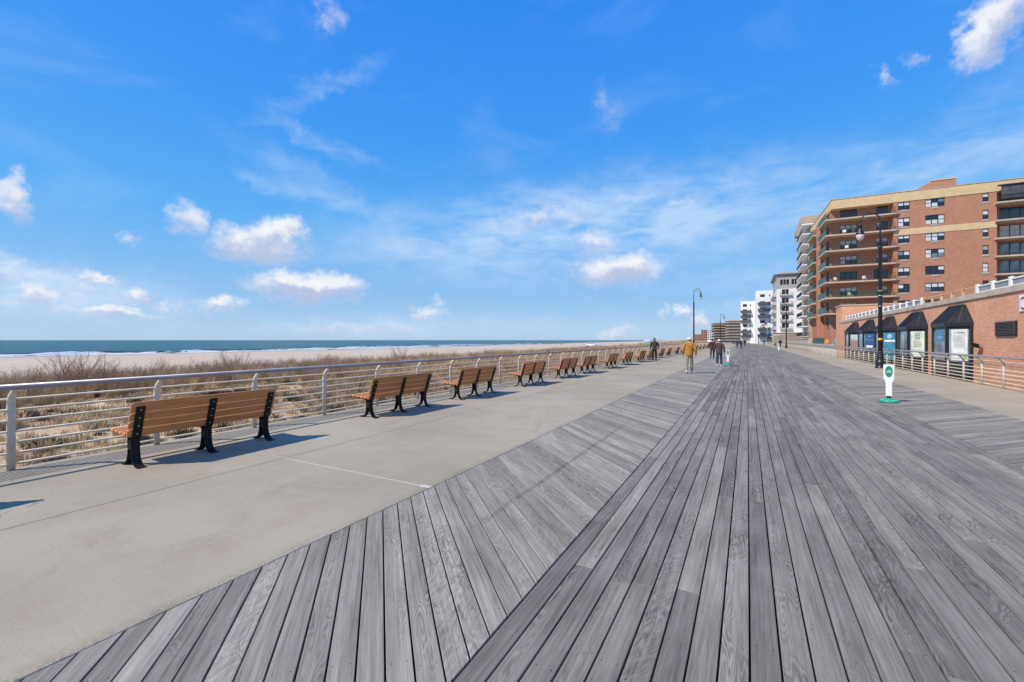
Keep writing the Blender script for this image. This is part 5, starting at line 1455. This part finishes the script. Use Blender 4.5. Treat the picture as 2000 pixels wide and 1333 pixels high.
    e2 = [('hem', 'wst'), ('wst', 'chest'), ('chest', 'nb'), ('nb', 'col')] + [p for s in 'lr' for p in (('nb', 'sh' + s), ('sh' + s, 'el' + s), ('el' + s, 'wr' + s))]
    rr = [tuple(c * k for c in r) if isinstance(r, tuple) else r * k for r in [r2.get(n_, r2.get(n_[:-1])) for n_ in jn]]
    skin_obj('jacket', [JJ[n_] for n_ in jn], [(ix2[a], ix2[b]) for a, b in e2], rr, 1, jk, root)
    # trousers
    tn = ['wst', 'pel'] + [a + s for s in 'lr' for a in ('hip', 'kn', 'cu')]
    for s in 'lr': JJ['cu' + s] = J['an' + s] + Vector((0, 0, .0))
    JJ['wst'] = V(0, 0, 1.0); ix3 = {n_: i for i, n_ in enumerate(tn)}
    r3 = {'wst': (.14, .11), 'pel': (.155, .125), 'hip': .098, 'kn': .076, 'cu': .062}
    rr = [tuple(c * k for c in r) if isinstance(r, tuple) else r * k for r in [r3.get(n_, r3.get(n_[:-1])) for n_ in tn]]
    skin_obj('trousers', [JJ[n_] for n_ in tn], [(0, 1)] + [(ix3[a], ix3[b]) for s in 'lr' for a, b in (('pel', 'hip' + s), ('hip' + s, 'kn' + s), ('kn' + s, 'cu' + s))], rr, 1, tr, root)
    for s in 'lr':
        an = J['an' + s]; up = .0 if an.z / k < .12 else .02
        mb = MB(); rings = []
        for (yy, w_, h_) in ((-.095, .032, .05), (-.06, .044, .10), (0, .047, .115), (.06, .05, .085), (.13, .05, .06), (.185, .03, .04)):
            zf = max(.002, an.z / k - .10) - up * (yy > .05)
            rings.append([an + Vector((a * w_ * k, yy * k, 0)) + Vector((0, 0, (zf + b * h_) * k - an.z)) for a, b in ((-1, 0), (1, 0), (1, .55), (.55, 1), (-.55, 1), (-1, .55))])
        mb.loft(rings, True, True); mb.build('shoe', shoe, root)
    # hair or hat
    hm = hat if hat else hair; mb = MB(); rings = []
    for q in range(7):
        f = q / 6; z = -.02 + f * .105; r = math.sqrt(max(.02, 1 - (max(0, z) / .092) ** 2)) if z < .092 else .12
        rings.append([hc + Vector((.100 * r * math.cos(a), .113 * r * math.sin(a) - .012 + (.0 if math.sin(a) < .2 else -.006), z + (.045 * max(0, math.sin(a)) * (1 - f)))) * k for a in [2 * math.pi * t_ / 14 for t_ in range(14)]])
    mb.loft(rings, True, True)
    if not hat: mb.loft([[hc + Vector((.093 * math.cos(a), .108 * math.sin(a) - .014, z)) * k for a in frange(math.pi * 1.02, math.pi * 1.98, 9)] for z in (-.075, -.03, .03)], False, True, False)
    mb.build('hat' if hat else 'hair', hm, root)
    if hood:
        mb = MB(); mb.tube([V(.085 * math.cos(a), .03 + .075 * math.sin(a) , 1.545 - .02 * math.sin(a)) for a in frange(0, 2 * math.pi, 13)], .03 * k, 8); mb.build('hood_collar', jk, root)
    return root
cl = lambda n_, c, r=.85: mat(n_, c, r, 0, .18, 9, .3, 30, .15)
mustard, khaki, plum, denim, black = cl('mustard_cloth', (.42, .205, .045)), cl('khaki_cloth', (.30, .265, .20)), cl('plum_cloth', (.095, .062, .065)), cl('denim', (.022, .045, .11)), cl('black_cloth', (.022, .022, .025))
charcoal, maroon, navy = cl('charcoal_cloth', (.055, .055, .052)), cl('maroon_cloth', (.085, .03, .032)), cl('navy_cloth', (.03, .035, .085))
white_c, grey_h, shoe_w, shoe_b, brown_h = cl('white_cap', (.74, .72, .69)), cl('grey_hair', (.45, .43, .41)), cl('white_shoe', (.62, .61, .60)), cl('dark_shoe', (.03, .03, .03)), cl('brown_hair', (.06, .04, .03))
person('man in a mustard jacket and khaki trousers walking away on the deck', (-2.50, 22.9, .004), R(2), 1.74, mustard, khaki, shoe_w, white_c, .13, .07, bulk=1.12)
person('man in a purple-brown jacket, jeans and white cap walking away beside a bike sign', (-1.53, 29.7, .004), R(-3), 1.66, plum, denim, shoe_w, white_c, .10, .14, bulk=1.18)
person('man in a dark jacket and cap walking towards the camera by the benches', (-6.17, 34.1, .002), R(188), 1.77, charcoal, black, shoe_b, navy, .10, .06, hood=True, bulk=1.08)
person('person in a maroon jacket behind the man in the purple-brown jacket', (-2.75, 42.5, .004), R(0), 1.70, maroon, black, shoe_b, black, .12, .1, bulk=1.05)
FP = dict(fingers=False, group='distant walkers')
person('distant walker in navy, the right one of the pair left of the deck centre', (-1.05, 91, .004), R(0), 1.76, navy, navy, shoe_b, black, .15, .1, **FP)
person('distant walker in grey, the left one of the pair left of the deck centre', (-1.7, 93, .004), R(0), 1.72, charcoal, denim, shoe_b, brown_h, .15, .1, **FP)
person('dark clad distant walker right behind the navy pair', (-.55, 124, .004), R(170), 1.76, black, black, shoe_b, brown_h, .15, .1, **FP)
person('pale clad distant walker right of the dark clad one', (.15, 128, .004), R(0), 1.68, white_c, khaki, shoe_w, brown_h, .15, .1, **FP)
person('black coated distant walker by the small right lamp post', (6.3, 112, .002), R(20), 1.76, black, black, shoe_b, black, .15, .1, bulk=1.2, **FP)
person('grey clad distant walker left of the black coated one', (5.6, 117, .002), R(160), 1.70, cl('grey_cloth', (.25, .26, .28)), black, shoe_b, grey_h, .15, .1, **FP)
person('tiny distant walker in front of the dark shelter', (4.4, 150, .004), R(180), 1.75, charcoal, black, shoe_b, brown_h, .15, .1, **FP)
person('tiny distant walker at the far left of the deck', (bend(-3.2, 190), 190, .002), R(0), 1.75, charcoal, denim, shoe_b, brown_h, .15, .1, **FP)
person('tiny distant walker below the shorter white stepped block', (bend(1.2, 205), 205, .004), R(0), 1.75, maroon, denim, shoe_b, brown_h, .15, .1, **FP)
bxp = -120.0; byp = bxp / kdir(1096.5)
person('tiny dark figure standing on the beach at the edge of the surf', (bxp, byp, ground_z(bxp, byp)), R(60), 1.8, black, black, shoe_b, black, .02, .02, fingers=False)
